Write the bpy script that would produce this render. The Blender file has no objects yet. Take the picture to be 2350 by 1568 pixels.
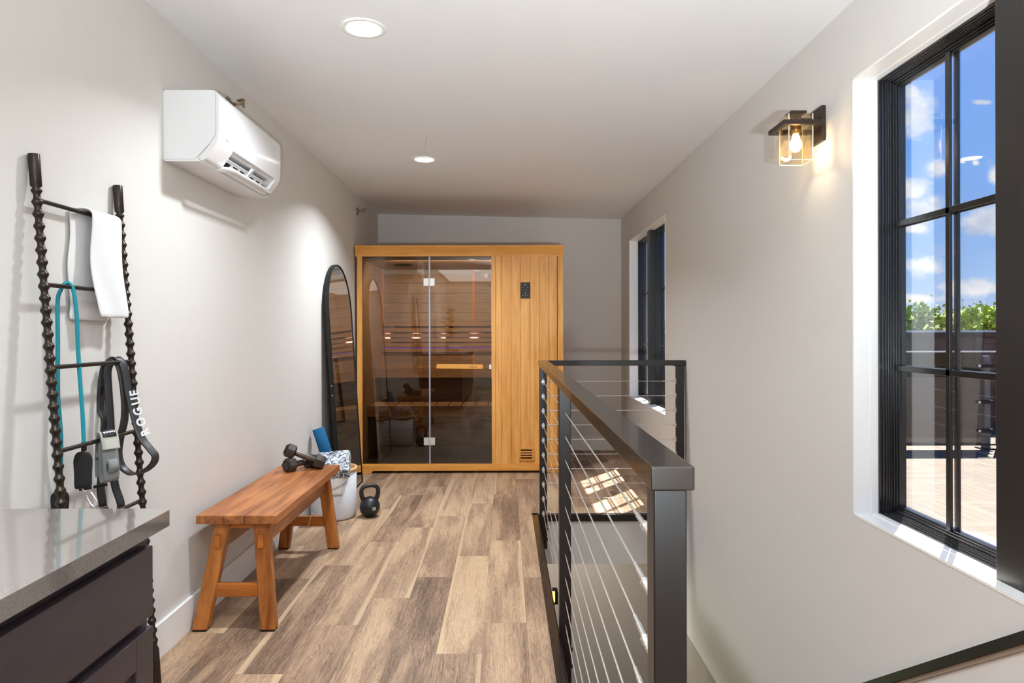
import bpy, bmesh, math, random
from mathutils import Vector, Matrix, Euler
random.seed(7)
S = bpy.context.scene
COL = S.collection
PI = math.pi

# ---------------------------------------------------------------- camera
F, VX, VY = 1567.0, 1160.0, 761.0        # focal length and principal vanishing point, pixels of the 2350 x 1568 frame
CH = 1.25                                # eye height
cd = bpy.data.cameras.new('camera'); cam = bpy.data.objects.new('camera', cd); COL.objects.link(cam)
cd.sensor_width = 36.0; cd.lens = F/2350*36.0
cd.shift_x = (1175-VX)/2350.0; cd.shift_y = -(784-VY)/2350.0
cd.clip_start = 0.02; cd.clip_end = 3000
cam.location = (0, 0, CH); cam.rotation_euler = (PI/2, -0.0025, 0)
cam.rotation_euler = (Matrix.Rotation(PI/2, 3, 'X') @ Matrix.Rotation(-0.0025, 3, 'Z')).to_euler()
S.camera = cam
def P(x, y, Y):                          # a measured point at depth Y
    return Vector(((x-VX)*Y/F, Y, CH+(VY-y)*Y/F))

# ---------------------------------------------------------------- colour management
S.view_settings.view_transform = 'Standard'; S.view_settings.look = 'None'
S.view_settings.gamma = 1.0; S.view_settings.exposure = 0.25
S.view_settings.use_curve_mapping = False
S.cycles.use_denoising = True
S.cycles.max_bounces = 10; S.cycles.diffuse_bounces = 5; S.cycles.glossy_bounces = 5
S.cycles.transparent_max_bounces = 24; S.cycles.sample_clamp_indirect = 6.0
S.cycles.caustics_reflective = False; S.cycles.caustics_refractive = False

# ---------------------------------------------------------------- node helpers
def s2l(c):
    return tuple((v/255/12.92 if v/255 <= .04045 else ((v/255+.055)/1.055)**2.4) for v in c)
def rgb(*c): return s2l(c)+(1.0,)
class NT:
    def __init__(s, nt): s.nt = nt; s.n = nt.nodes; s.l = nt.links
    def node(s, t, **kw):
        n = s.n.new(t)
        for k, v in kw.items(): setattr(n, k, v)
        return n
    def put(s, sock, v):
        if hasattr(v, 'node'): s.l.new(v, sock)
        elif v is not None: sock.default_value = v
    def m(s, op, a, b=None, c=None, clamp=False):
        n = s.node('ShaderNodeMath', operation=op); n.use_clamp = clamp
        s.put(n.inputs[0], a)
        if b is not None: s.put(n.inputs[1], b)
        if c is not None: s.put(n.inputs[2], c)
        return n.outputs[0]
    def sstep(s, a, lo, hi):
        n = s.node('ShaderNodeMapRange', interpolation_type='SMOOTHSTEP')
        s.put(n.inputs[0], a); n.inputs[1].default_value = lo; n.inputs[2].default_value = hi
        return n.outputs[0]
    def mix(s, f, a, b, mode='MIX'):
        n = s.node('ShaderNodeMix', data_type='RGBA', blend_type=mode)
        s.put(n.inputs[0], f); s.put(n.inputs[6], a); s.put(n.inputs[7], b)
        return n.outputs[2]
    def ramp(s, f, stops):
        n = s.node('ShaderNodeValToRGB'); e = n.color_ramp.elements
        while len(e) < len(stops): e.new(.5)
        for i, (p, c) in enumerate(stops): e[i].position = p; e[i].color = c
        s.put(n.inputs[0], f); return n.outputs[0]
    def noise(s, vec, scale, detail=3, rough=.5, dist=0.0, dim='3D', w=None):
        n = s.node('ShaderNodeTexNoise', noise_dimensions=dim)
        if vec is not None: s.put(n.inputs['Vector'], vec)
        if w is not None: s.put(n.inputs['W'], w)
        n.inputs['Scale'].default_value = scale; n.inputs['Detail'].default_value = detail
        n.inputs['Roughness'].default_value = rough; n.inputs['Distortion'].default_value = dist
        return n.outputs[0]
    def mapping(s, vec, sc, loc=(0, 0, 0), rot=(0, 0, 0)):
        n = s.node('ShaderNodeMapping'); s.put(n.inputs[0], vec)
        n.inputs['Scale'].default_value = sc; n.inputs['Location'].default_value = loc; n.inputs['Rotation'].default_value = rot
        return n.outputs[0]
    def xyz(s, v):
        n = s.node('ShaderNodeSeparateXYZ'); s.put(n.inputs[0], v); return n.outputs
    def comb(s, x, y, z):
        n = s.node('ShaderNodeCombineXYZ'); s.put(n.inputs[0], x); s.put(n.inputs[1], y); s.put(n.inputs[2], z); return n.outputs[0]

# ---------------------------------------------------------------- sky and sun
w = bpy.data.worlds.new('sky'); S.world = w; w.use_nodes = True
t = NT(w.node_tree); t.n.clear()
tc = t.node('ShaderNodeTexCoord'); d = t.xyz(tc.outputs['Generated'])
yy = t.m('MAXIMUM', t.m('ABSOLUTE', d[1]), .02)
u = t.m('DIVIDE', d[0], yy); v = t.m('DIVIDE', d[2], yy)
sky = t.ramp(t.m('MAXIMUM', d[2], 0.0), [(0.0, rgb(196, 216, 246)), (.07, rgb(160, 200, 252)), (.22, rgb(112, 172, 250)), (.5, rgb(70, 132, 238))])
warp = t.noise(t.comb(u, t.m('MULTIPLY', v, 1.5), 0.0), 16.0, 6, .62)
warp2 = t.noise(t.comb(u, t.m('MULTIPLY', v, 1.5), 3.7), 7.0, 4, .6)
mask = None
for (px, py, rx, ry) in [(2112, 262, 44, 52), (2095, 215, 20, 20), (2150, 388, 30, 20), (2100, 440, 40, 26), (2135, 480, 70, 38), (2282, 402, 22, 26), (2255, 512, 62, 34),
                         (2100, 528, 34, 14), (2118, 606, 62, 30), (2250, 664, 75, 22), (2100, 690, 60, 12), (2255, 238, 26, 7), (2240, 376, 10, 8), (2210, 374, 10, 6), (1900, 420, 90, 60), (2480, 330, 80, 40)]:
    dx = t.m('DIVIDE', t.m('SUBTRACT', u, (px-VX)/F), rx/F); dy = t.m('DIVIDE', t.m('SUBTRACT', v, (VY-py)/F), ry/F)
    r = t.m('SQRT', t.m('ADD', t.m('MULTIPLY', dx, dx), t.m('MULTIPLY', dy, dy)))
    g = t.m('SUBTRACT', 1.25, r)
    mask = g if mask is None else t.m('MAXIMUM', mask, g)
mk = t.m('ADD', mask, t.m('MULTIPLY', t.m('SUBTRACT', warp, .5), 3.0))
mk = t.sstep(mk, .05, .95)
ccol = t.ramp(t.sstep(warp2, .3, .62), [(0.0, rgb(188, 202, 228)), (1.0, rgb(252, 252, 255))])
haze = t.m('MULTIPLY', t.sstep(t.m('SUBTRACT', 1.0, t.m('MULTIPLY', t.m('ABSOLUTE', d[2]), 9.0)), 0.0, 1.0), .0)
skyc = t.mix(t.m('MULTIPLY', mk, .95), sky, ccol)
ground = t.sstep(d[2], -.02, 0.0)
skyc = t.mix(ground, rgb(120, 125, 105), skyc)
bg = t.node('ShaderNodeBackground'); t.put(bg.inputs[0], skyc); bg.inputs[1].default_value = .90
wo = t.node('ShaderNodeOutputWorld'); t.l.new(bg.outputs[0], wo.inputs[0])

def light(kind, name, loc, energy, color=(1, 1, 1), rot=(0, 0, 0), **kw):
    ld = bpy.data.lights.new(name, kind); ld.energy = energy; ld.color = color
    for k, v_ in kw.items(): setattr(ld, k, v_)
    o = bpy.data.objects.new(name, ld); o.location = loc; o.rotation_euler = rot; COL.objects.link(o); return o
sd = Vector((-.363, -.467, -1.0)).normalized()
so = light('SUN', 'sun', (5, 6, 10), 20.0, (1.0, .95, .87), sd.to_track_quat('-Z', 'Y').to_euler(), angle=.0093)
# fill lights added to brighten the interior, not real fixtures
light('AREA', 'rear_ceiling_fill', (-.1, -1.9, 2.385), 60, (.90, .96, 1.0), (.0, 0, 0), shape='RECTANGLE', size=2.3, size_y=2.9)  # unseen soft fill added under the rear ceiling
light('SPOT', 'ceiling_bounce_fill', (.15, -.7, 1.0), 560, (.84, .94, 1.0), Vector((.22, 1.45, 1.12)).to_track_quat('-Z', 'Y').to_euler(), spot_size=1.62, spot_blend=1.0, shadow_soft_size=.03)  # added spot behind the camera, bounces fill off the ceiling
light('AREA', 'lower_hall_fill', (.5, 5.4, -.36), 22, (1.0, .97, .93), (0, 0, 0), shape='RECTANGLE', size=1.0, size_y=.8)  # unseen fill added to lift the dark lower hall

# ---------------------------------------------------------------- materials
MC = {}
def new_mat(name):
    m = bpy.data.materials.new(name); m.use_nodes = True
    t = NT(m.node_tree); b = t.n['Principled BSDF']; return m, t, b
def bump(t, b, h, strength=.2, dist=.002):
    n = t.node('ShaderNodeBump'); n.inputs['Strength'].default_value = strength; n.inputs['Distance'].default_value = dist
    t.put(n.inputs['Height'], h); t.l.new(n.outputs[0], b.inputs['Normal'])
def plain(name, col, rough=.5, metal=0.0, spec=.5, var=.06, vs=8.0, bmp=0.0, bs=60.0, coat=0.0):
    if name in MC: return MC[name]
    m, t, b = new_mat(name)
    tc = t.node('ShaderNodeTexCoord').outputs['Object']
    n = t.noise(tc, vs, 4, .6)
    c = rgb(*col); dk = tuple(x*(1-var) for x in c[:3])+(1,); lt = tuple(min(1, x*(1+var)) for x in c[:3])+(1,)
    t.put(b.inputs['Base Color'], t.mix(n, dk, lt))
    b.inputs['Roughness'].default_value = rough; b.inputs['Metallic'].default_value = metal
    b.inputs['Specular IOR Level'].default_value = spec; b.inputs['Coat Weight'].default_value = coat
    if bmp: bump(t, b, t.noise(tc, bs, 3, .6), bmp)
    MC[name] = m; return m
def emis(name, col, strength):
    if name in MC: return MC[name]
    m, t, b = new_mat(name)
    b.inputs['Base Color'].default_value = rgb(*col); b.inputs['Emission Color'].default_value = rgb(*col); b.inputs['Emission Strength'].default_value = strength
    MC[name] = m; return m
def wood(name, dark, light_, axis='Y', scale=1.0, rough=.45, ring=.0, knots=False, spec=.4, stretch=14.0):
    if name in MC: return MC[name]
    m, t, b = new_mat(name)
    tc = t.node('ShaderNodeTexCoord').outputs['Object']
    oi = t.node('ShaderNodeObjectInfo').outputs['Random']
    sc = {'X': (1, stretch, stretch), 'Y': (stretch, 1, stretch), 'Z': (stretch, stretch, 1)}[axis]
    mp = t.mapping(tc, tuple(x*scale for x in sc))
    mp2 = t.mapping(tc, tuple(x*scale*.28 for x in sc), (3.1, 1.7, 5.5))
    fine = t.noise(mp, 3.2, 6, .65, .35)
    band = t.noise(mp2, 2.6, 4, .55, 1.1)
    f = t.m('ADD', t.m('MULTIPLY', fine, .45), t.m('MULTIPLY', band, .55))
    f = t.sstep(f, .34, .66)
    t.put(b.inputs['Base Color'], t.mix(f, rgb(*dark), rgb(*light_)))
    b.inputs['Roughness'].default_value = rough; b.inputs['Specular IOR Level'].default_value = spec
    bump(t, b, fine, .12, .001)
    MC[name] = m; return m
def glass(name, tint=(255, 255, 255), refl=.06, rough=0.0, gain=1.0, fk=.9):
    if name in MC: return MC[name]
    m, t, b = new_mat(name); t.n.remove(b)
    tr = t.node('ShaderNodeBsdfTransparent'); tr.inputs[0].default_value = rgb(*tint)
    gl = t.node('ShaderNodeBsdfGlossy'); gl.inputs['Roughness'].default_value = rough
    gl.inputs['Color'].default_value = (gain, gain, gain, 1)
    lw = t.node('ShaderNodeFresnel'); lw.inputs['IOR'].default_value = 1.45
    f = t.m('ADD', t.m('MULTIPLY', lw.outputs[0], fk), refl, clamp=True)
    mx = t.node('ShaderNodeMixShader'); t.put(mx.inputs[0], f); t.l.new(tr.outputs[0], mx.inputs[1]); t.l.new(gl.outputs[0], mx.inputs[2])
    t.l.new(mx.outputs[0], t.n['Material Output'].inputs[0]); MC[name] = m; return m

def wall_mat(name, col, bstr=.08, bdist=.004):
    m, t, b = new_mat(name)
    tc = t.node('ShaderNodeTexCoord').outputs['Object']
    n1 = t.noise(tc, 9.0, 5, .6); n2 = t.noise(tc, 90.0, 2, .5)
    c = rgb(*col)
    t.put(b.inputs['Base Color'], t.mix(n1, tuple(x*.975 for x in c[:3])+(1,), tuple(x*1.02 for x in c[:3])+(1,)))
    b.inputs['Roughness'].default_value = .62; b.inputs['Specular IOR Level'].default_value = .3
    tw = t.sstep(t.noise(tc, 4.0, 4, .7, .8), .45, .7)
    bump(t, b, t.m('ADD', tw, t.m('MULTIPLY', n2, .12)), bstr, bdist)
    MC[name] = m; return m
M_wall = wall_mat('wall_paint', (214, 210, 205))
M_ceil = wall_mat('ceiling_paint', (232, 232, 232), .05)
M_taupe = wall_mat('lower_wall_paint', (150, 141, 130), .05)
M_trim = plain('white_trim', (238, 237, 234), .38, var=.01)
M_bronze = plain('bronze_metal', (26, 24, 24), .36, .0, .55, var=.12, vs=6)
M_rail = plain('handrail_bronze', (42, 35, 30), .24, .25, .7, var=.12, vs=4, coat=.15)
M_winfr = plain('window_black', (22, 22, 24), .24, .0, .6, var=.1)
M_steel = plain('stainless', (228, 226, 222), .34, .85, .5, var=.04)
M_black = plain('matte_black', (13, 13, 14), .5, .0, .4, var=.1)
M_glass = glass('window_glass', (254, 254, 254), .0, fk=.22)
M_smoke = glass('sauna_smoked_glass', (204, 192, 178), .022, 0.0, fk=.75)
M_cedarV = wood('hemlock_vertical', (212, 142, 66), (238, 178, 98), 'Z', 1.0, .42)
M_cedarH = wood('hemlock_horizontal', (208, 138, 56), (234, 168, 82), 'X', 1.0, .42)
M_cedarY = wood('hemlock_depth', (196, 132, 66), (226, 176, 108), 'Y', 1.0, .42)
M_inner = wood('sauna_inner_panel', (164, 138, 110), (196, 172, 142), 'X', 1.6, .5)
M_bench = wood('sauna_bench_wood', (170, 134, 94), (202, 168, 124), 'X', 1.0, .5)
M_teakY = wood('teak_long', (120, 64, 30), (190, 122, 70), 'Y', 1.1, .38, stretch=9)
M_teakZ = wood('teak_leg', (124, 66, 24), (192, 120, 54), 'Z', 1.1, .38, stretch=9)
M_teakX = wood('teak_cross', (146, 78, 26), (200, 120, 48), 'X', 1.1, .38, stretch=9)
M_esp = wood('espresso_wood', (54, 44, 48), (80, 68, 72), 'Y', .7, .34, stretch=5)

# ---------------------------------------------------------------- mesh builder
ORG = {}
class MB:
    def __init__(s): s.v = []; s.f = []; s.sm = []; s.uv = None; s.mi = []
    def add(s, vs, fs, smooth=False, mi=0):
        b = len(s.v); s.v += [Vector(p) for p in vs]
        for f in fs: s.f.append([i+b for i in f]); s.sm.append(smooth); s.mi.append(mi)
    def box(s, x0, x1, y0, y1, z0, z1, mi=0):
        s.add([(x0, y0, z0), (x1, y0, z0), (x1, y1, z0), (x0, y1, z0), (x0, y0, z1), (x1, y0, z1), (x1, y1, z1), (x0, y1, z1)],
              [(0, 3, 2, 1), (4, 5, 6, 7), (0, 1, 5, 4), (1, 2, 6, 5), (2, 3, 7, 6), (3, 0, 4, 7)], mi=mi); return s
    def obox(s, c, sx, sy, sz, R=None, mi=0):
        R = R or Matrix.Identity(3); c = Vector(c)
        vs = [c+R@Vector((a*sx/2, b*sy/2, d*sz/2)) for d in (-1, 1) for a, b in ((-1, -1), (1, -1), (1, 1), (-1, 1))]
        s.add(vs, [(0, 3, 2, 1), (4, 5, 6, 7), (0, 1, 5, 4), (1, 2, 6, 5), (2, 3, 7, 6), (3, 0, 4, 7)], mi=mi); return s
    def hexa(s, bot, top):                # two quads, same order (counter-clockwise seen from above)
        s.add(list(bot)+list(top), [(0, 3, 2, 1), (4, 5, 6, 7), (0, 1, 5, 4), (1, 2, 6, 5), (2, 3, 7, 6), (3, 0, 4, 7)]); return s
    def tube(s, pts, r, seg=12, caps=True, closed=False, smooth=True, mi=0):
        pts = [Vector(p) for p in pts]; n = len(pts); rs = r if isinstance(r, (list, tuple)) else [r]*n
        rings = []; up = None
        for i, p in enumerate(pts):
            if closed: tg = pts[(i+1) % n]-pts[i-1]
            else: tg = pts[min(i+1, n-1)]-pts[max(i-1, 0)]
            if tg.length < 1e-9: tg = Vector((0, 0, 1))
            tg.normalize()
            if up is None: up = Vector((0, 0, 1)) if abs(tg.z) < .9 else Vector((1, 0, 0))
            a = (up-tg*up.dot(tg))
            if a.length < 1e-6: a = tg.orthogonal()
            a.normalize(); up = a; b2 = tg.cross(a)
            rings.append([p+a*math.cos(q*2*PI/seg)*rs[i]+b2*math.sin(q*2*PI/seg)*rs[i] for q in range(seg)])
        vs = [q for rg in rings for q in rg]; fs = []
        for i in range(n if closed else n-1):
            j = (i+1) % n
            for k in range(seg): fs.append((i*seg+k, i*seg+(k+1) % seg, j*seg+(k+1) % seg, j*seg+k))
        s.add(vs, fs, smooth, mi)
        if caps and not closed:
            s.add(rings[0], [tuple(range(seg))[::-1]], False, mi); s.add(rings[-1], [tuple(range(seg))], False, mi)
        return s
    def cyl(s, a, b, r, seg=20, smooth=True, mi=0): return s.tube([a, b], r, seg, True, False, smooth, mi)
    def lathe(s, c, prof, seg=32, ax='Z', caps=False, smooth=True, R=None):
        c = Vector(c); vs = []; n = len(prof)
        for (r, h) in prof:
            for k in range(seg):
                a = 2*PI*k/seg; p = Vector((r*math.cos(a), r*math.sin(a), h))
                if ax == 'X': p = Vector((p.z, p.x, p.y))
                if ax == 'Y': p = Vector((p.y, p.z, p.x))
                vs.append(c+(R@p if R else p))
        fs = [(i*seg+k, i*seg+(k+1) % seg, (i+1)*seg+(k+1) % seg, (i+1)*seg+k) for i in range(n-1) for k in range(seg)]
        s.add(vs, fs, smooth)
        if caps:
            s.add(vs[:seg], [tuple(range(seg))[::-1]]); s.add(vs[-seg:], [tuple(range(seg))])
        return s
    def prism(s, poly, a, b, plane='XZ', smooth=False):
        def T(p, h):
            return {'XZ': (p[0], h, p[1]), 'YZ': (h, p[0], p[1]), 'XY': (p[0], p[1], h)}[plane]
        n = len(poly); vs = [T(p, a) for p in poly]+[T(p, b) for p in poly]
        s.add(vs, [(i, (i+1) % n, n+(i+1) % n, n+i) for i in range(n)], smooth)
        s.add(vs, [tuple(range(n))[::-1], tuple(range(n, 2*n))]); return s
    def grid(s, rows, smooth=True):      # rows of points
        n, m = len(rows), len(rows[0])
        s.add([p for r in rows for p in r], [(i*m+j, i*m+j+1, (i+1)*m+j+1, (i+1)*m+j) for i in range(n-1) for j in range(m-1)], smooth); return s
    def sheet(s, rows, th, off=None):    # closed slab from a grid of points
        n, m = len(rows), len(rows[0]); rows = [[Vector(p) for p in r] for r in rows]; back = []
        for i in range(n):
            bb = []
            for j in range(m):
                du = rows[min(i+1, n-1)][j]-rows[max(i-1, 0)][j]; dv = rows[i][min(j+1, m-1)]-rows[i][max(j-1, 0)]
                nn = du.cross(dv); nn = nn.normalized() if nn.length > 1e-12 else Vector((0, 0, 1))
                bb.append(rows[i][j]+nn*th)
            back.append(bb)
        vs = [p for r in rows for p in r]+[p for r in back for p in r]; N = n*m; fs = []
        for i in range(n-1):
            for j in range(m-1):
                q = (i*m+j, i*m+j+1, (i+1)*m+j+1, (i+1)*m+j); fs.append(q[::-1]); fs.append(tuple(N+k for k in q))
        for i in range(n-1):
            for j in (0, m-1):
                q = (i*m+j, (i+1)*m+j, N+(i+1)*m+j, N+i*m+j); fs.append(q if j else q[::-1])
        for j in range(m-1):
            for i in (0, n-1):
                q = (i*m+j, i*m+j+1, N+i*m+j+1, N+i*m+j); fs.append(q[::-1] if i else q)
        s.add(vs, fs, True); return s
    def xf(s, M):
        s.v = [M@p for p in s.v]; return s
    def build(s, name, mat, parent=None, loc=None, bevel=0.0, seg=2, fixn=True):
        org = ORG.get(parent.name, Vector((0, 0, 0))) if parent else Vector(loc or (0, 0, 0))
        me = bpy.data.meshes.new(name)
        me.from_pydata([tuple(p-org) for p in s.v], [], s.f)
        for m_ in (mat if isinstance(mat, (list, tuple)) else [mat]): me.materials.append(m_)
        for i, p in enumerate(me.polygons): p.use_smooth = s.sm[i]; p.material_index = s.mi[i]
        if s.uv:
            ul = me.uv_layers.new(name='UVMap')
            for i, uvs in enumerate(s.uv): ul.data[i].uv = uvs
        me.update()
        if fixn and len(s.f) < 20000:
            bm = bmesh.new(); bm.from_mesh(me); bmesh.ops.recalc_face_normals(bm, faces=bm.faces); bm.to_mesh(me); bm.free()
        o = bpy.data.objects.new(name, me); COL.objects.link(o)
        if parent: o.parent = parent
        else: o.location = org
        ORG[o.name] = org
        if bevel:
            md = o.modifiers.new('bevel', 'BEVEL'); md.width = bevel; md.segments = seg; md.limit_method = 'ANGLE'; md.angle_limit = .7
            md.harden_normals = True
            for p in me.polygons: p.use_smooth = True
        return o
def B(x0, x1, y0, y1, z0, z1): return MB().box(x0, x1, y0, y1, z0, z1)
def thing(name, label, cat, loc=(0, 0, 0), group=None):
    o = bpy.data.objects.new(name, None); COL.objects.link(o); o.location = loc; o.empty_display_size = .05
    ORG[o.name] = Vector(loc); tag(o, label, cat, group); return o
def tag(o, label, cat, group=None, kind=None):
    o['label'] = label; o['category'] = cat
    if group: o['group'] = group
    if kind: o['kind'] = kind
    return o
def struct(o, label=None):
    o['kind'] = 'structure'
    if label: o['label'] = label
    return o
def dup(root, loc, label=None):
    r = root.copy(); COL.objects.link(r); r.location = loc
    if label: r['label'] = label
    for ch in list(root.children):
        c = ch.copy(); COL.objects.link(c); c.parent = r
        for g in list(ch.children):
            d_ = g.copy(); COL.objects.link(d_); d_.parent = c
    return r
def text_mesh(mb, txt, size, M, ext=.0003, bold=0.0, align='CENTER', mi=0):
    cu = bpy.data.curves.new('t', 'FONT'); cu.body = txt; cu.size = size; cu.extrude = ext; cu.align_x = align; cu.align_y = 'CENTER'; cu.offset = bold; cu.resolution_u = 3
    o = bpy.data.objects.new('t', cu); COL.objects.link(o); bpy.context.view_layer.update()
    me = o.to_mesh(); vs = [M@vv.co for vv in me.vertices]; fs = [tuple(p.vertices) for p in me.polygons]
    mb.add(vs, fs, mi=mi); o.to_mesh_clear(); bpy.data.objects.remove(o); bpy.data.curves.remove(cu)
def frame(o, xa, ya):                    # 4x4: local x -> xa, local y -> ya, origin o
    xa = Vector(xa).normalized(); za = xa.cross(Vector(ya)).normalized(); ya = za.cross(xa)
    M = Matrix.Identity(4)
    for i in range(3): M[i][0], M[i][1], M[i][2], M[i][3] = xa[i], ya[i], za[i], o[i]
    return M
def smooth_path(pts, n=8):               # Catmull-Rom
    pts = [Vector(p) for p in pts]; out = []
    for i in range(len(pts)-1):
        p0, p1, p2, p3 = pts[max(i-1, 0)], pts[i], pts[i+1], pts[min(i+2, len(pts)-1)]
        for k in range(n):
            a = k/n
            out.append(.5*((2*p1)+(p2-p0)*a+(2*p0-5*p1+4*p2-p3)*a*a+(3*p1-p0-3*p2+p3)*a**3))
    out.append(pts[-1]); return out
def ribbon(mb, pts, wv, width, th):
    rows = []
    n = len(pts)
    for i, p in enumerate(pts):
        wvec = (wv[i] if isinstance(wv, list) else wv); tg = (pts[min(i+1, n-1)]-pts[max(i-1, 0)]).normalized()
        ww = Vector(wvec); ww = (ww-tg*ww.dot(tg)).normalized()
        rows.append([p-ww*width/2, p-ww*width/6, p+ww*width/6, p+ww*width/2])
    mb.sheet(rows, th)

# ================================================================= ROOM
XL, XR, YB, YF = -1.337, 1.218, 7.175, 4.64     # left wall, right wall, back wall, stairwell far edge
YR = -3.45                                       # rear of the room, behind the camera
ZCL, ZCRf, ZCRb = 2.487, 2.402, 2.427            # ceiling height left, right near, right far
XS = .214                                        # stairwell left edge
YS = 1.02                                        # stairwell near edge
# floor: planks, one face each, in a single mesh
PW, PLN = .18, 1.156
rows_off = {-1: 3.457, 0: 2.495, 1: 2.91, 2: 3.203, 3: 3.473, 4: 2.647, 5: 2.928, 6: 3.467}
mb = MB(); mb.uv = []; mb.rnd = []
def plank(x0, x1, y0, y1, px0, py0, rid):
    if x1-x0 < 1e-4 or y1-y0 < 1e-4: return
    mb.add([(x0, y0, 0), (x1, y0, 0), (x1, y1, 0), (x0, y1, 0)], [(0, 1, 2, 3)])
    mb.uv += [(x0-px0, y0-py0), (x1-px0, y0-py0), (x1-px0, y1-py0), (x0-px0, y1-py0)]; mb.rnd.append(rid)
rr = random.Random(11)
k = -2
while True:
    px0 = -.993+PW*k; px1 = px0+PW
    if px0 > XR: break
    off = rows_off.get(k, rr.random()*PLN); off = off % PLN
    y = YR-PLN+((off-(YR-PLN)) % PLN)
    while y < YB:
        rid = rr.random()
        x0, x1 = max(px0, XL), min(px1, XR); y0, y1 = max(y, YR), min(y+PLN, YB)
        if x1 > x0 and y1 > y0:
            segs = [(y0, y1, x1)]
            if x1 > XS-.03:
                segs = []
                if y0 < YS: segs.append((y0, min(y1, YS), x1))
                if y1 > YF: segs.append((max(y0, YF), y1, x1))
                a, b_ = max(y0, YS), min(y1, YF)
                if b_ > a: segs.append((a, b_, min(x1, XS-.03)))
            for (a, b_, xe) in segs:
                if xe > x0: plank(x0, xe, a, b_, px0, y, rid)
        y += PLN
    k += 1
m, t, b = new_mat('floor_planks')
uvn = t.node('ShaderNodeUVMap'); uvn.uv_map = 'UVMap'; uv = t.xyz(uvn.outputs[0])
at = t.node('ShaderNodeAttribute'); at.attribute_name = 'rnd'; rnd = at.outputs['Fac']
U = t.m('DIVIDE', uv[0], PW); V = uv[1]
sh = t.m('MULTIPLY', rnd, 37.0)
wob = t.noise(t.comb(t.m('MULTIPLY', V, 1.0), sh, 0.0), 2.2, 3, .5)
wob2 = t.noise(t.comb(t.m('MULTIPLY', V, 1.0), sh, 9.0), 1.1, 2, .4)
flip = t.m('GREATER_THAN', t.m('FRACT', t.m('MULTIPLY', rnd, 13.7)), .5)
Uf = t.m('ABSOLUTE', t.m('SUBTRACT', U, flip))
# cathedral grain: distance from a wandering heart line, stretched along the plank
cen = t.m('ADD', .35, t.m('MULTIPLY', t.m('SUBTRACT', wob, .5), .5))
dc = t.m('SUBTRACT', Uf, cen)
gr0 = t.noise(t.comb(t.m('MULTIPLY', U, 4.5), t.m('ADD', t.m('MULTIPLY', V, 1.7), sh), sh), 1.3, 4, .6, .6)
waves = t.m('ADD', t.m('MULTIPLY', dc, 3.2), t.m('MULTIPLY', gr0, 3.4))
ringf = t.m('ABSOLUTE', t.m('SINE', t.m('MULTIPLY', waves, 10.0)))
fine = t.noise(t.comb(t.m('MULTIPLY', U, 34.0), t.m('ADD', t.m('MULTIPLY', V, 3.2), sh), sh), 1.0, 5, .7, .3)
broad = t.noise(t.comb(t.m('MULTIPLY', U, 1.3), t.m('ADD', t.m('MULTIPLY', V, 1.0), sh), sh), 1.5, 3, .5, .4)
tone = t.m('ADD', t.m('MULTIPLY', t.sstep(broad, .3, .7), .45), t.m('MULTIPLY', t.m('FRACT', t.m('MULTIPLY', rnd, 7.31)), .42))
tone = t.m('ADD', tone, t.m('MULTIPLY', t.m('SUBTRACT', fine, .5), .85))
tone = t.m('ADD', tone, t.m('MULTIPLY', t.m('SUBTRACT', ringf, .6), .30))
basec = t.ramp(tone, [(0.0, rgb(98, 78, 64)), (.28, rgb(140, 113, 92)), (.6, rgb(174, 144, 116)), (1.0, rgb(204, 174, 140))])
stk = t.m('ADD', Uf, t.m('MULTIPLY', t.m('SUBTRACT', wob2, .5), .42))
hs = t.sstep(stk, .86, .93)
has = t.m('GREATER_THAN', t.m('FRACT', t.m('MULTIPLY', rnd, 29.3)), .28)
sap = t.m('MULTIPLY', t.m('MULTIPLY', hs, has), .62)
c2 = t.mix(sap, basec, t.mix(fine, rgb(200, 170, 136), rgb(214, 186, 152)))
edge = t.m('MINIMUM', t.m('MINIMUM', uv[0], t.m('SUBTRACT', PW, uv[0])), t.m('MINIMUM', uv[1], t.m('SUBTRACT', PLN, uv[1])))
seam = t.m('SUBTRACT', 1.0, t.sstep(edge, .0, .0016))
c3 = t.mix(t.m('MULTIPLY', seam, .55), c2, rgb(70, 56, 46))
t.put(b.inputs['Base Color'], c3)
t.put(b.inputs['Roughness'], t.m('ADD', .4, t.m('MULTIPLY', fine, .14)))
b.inputs['Specular IOR Level'].default_value = .32
bump(t, b, t.m('SUBTRACT', t.m('MULTIPLY', fine, .3), seam), .25, .0012)
fl = mb.build('floor', m, fixn=False)
a_ = fl.data.attributes.new('rnd', 'FLOAT', 'FACE')
for i, rv in enumerate(mb.rnd): a_.data[i].value = rv
struct(fl, 'brown wood plank floor with pale sapwood streaks')
struct(B(XL-.1, XS-.032, YR-.1, YB+.1, -.30, -.002).build('floor', M_taupe))
struct(B(XS-.032, XR+.1, YF+.012, YB+.1, -.335, -.002).build('floor', M_wall))
struct(B(XS-.032, XR+.1, YR-.1, YS-.012, -.30, -.002).build('floor', M_wall))
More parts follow.
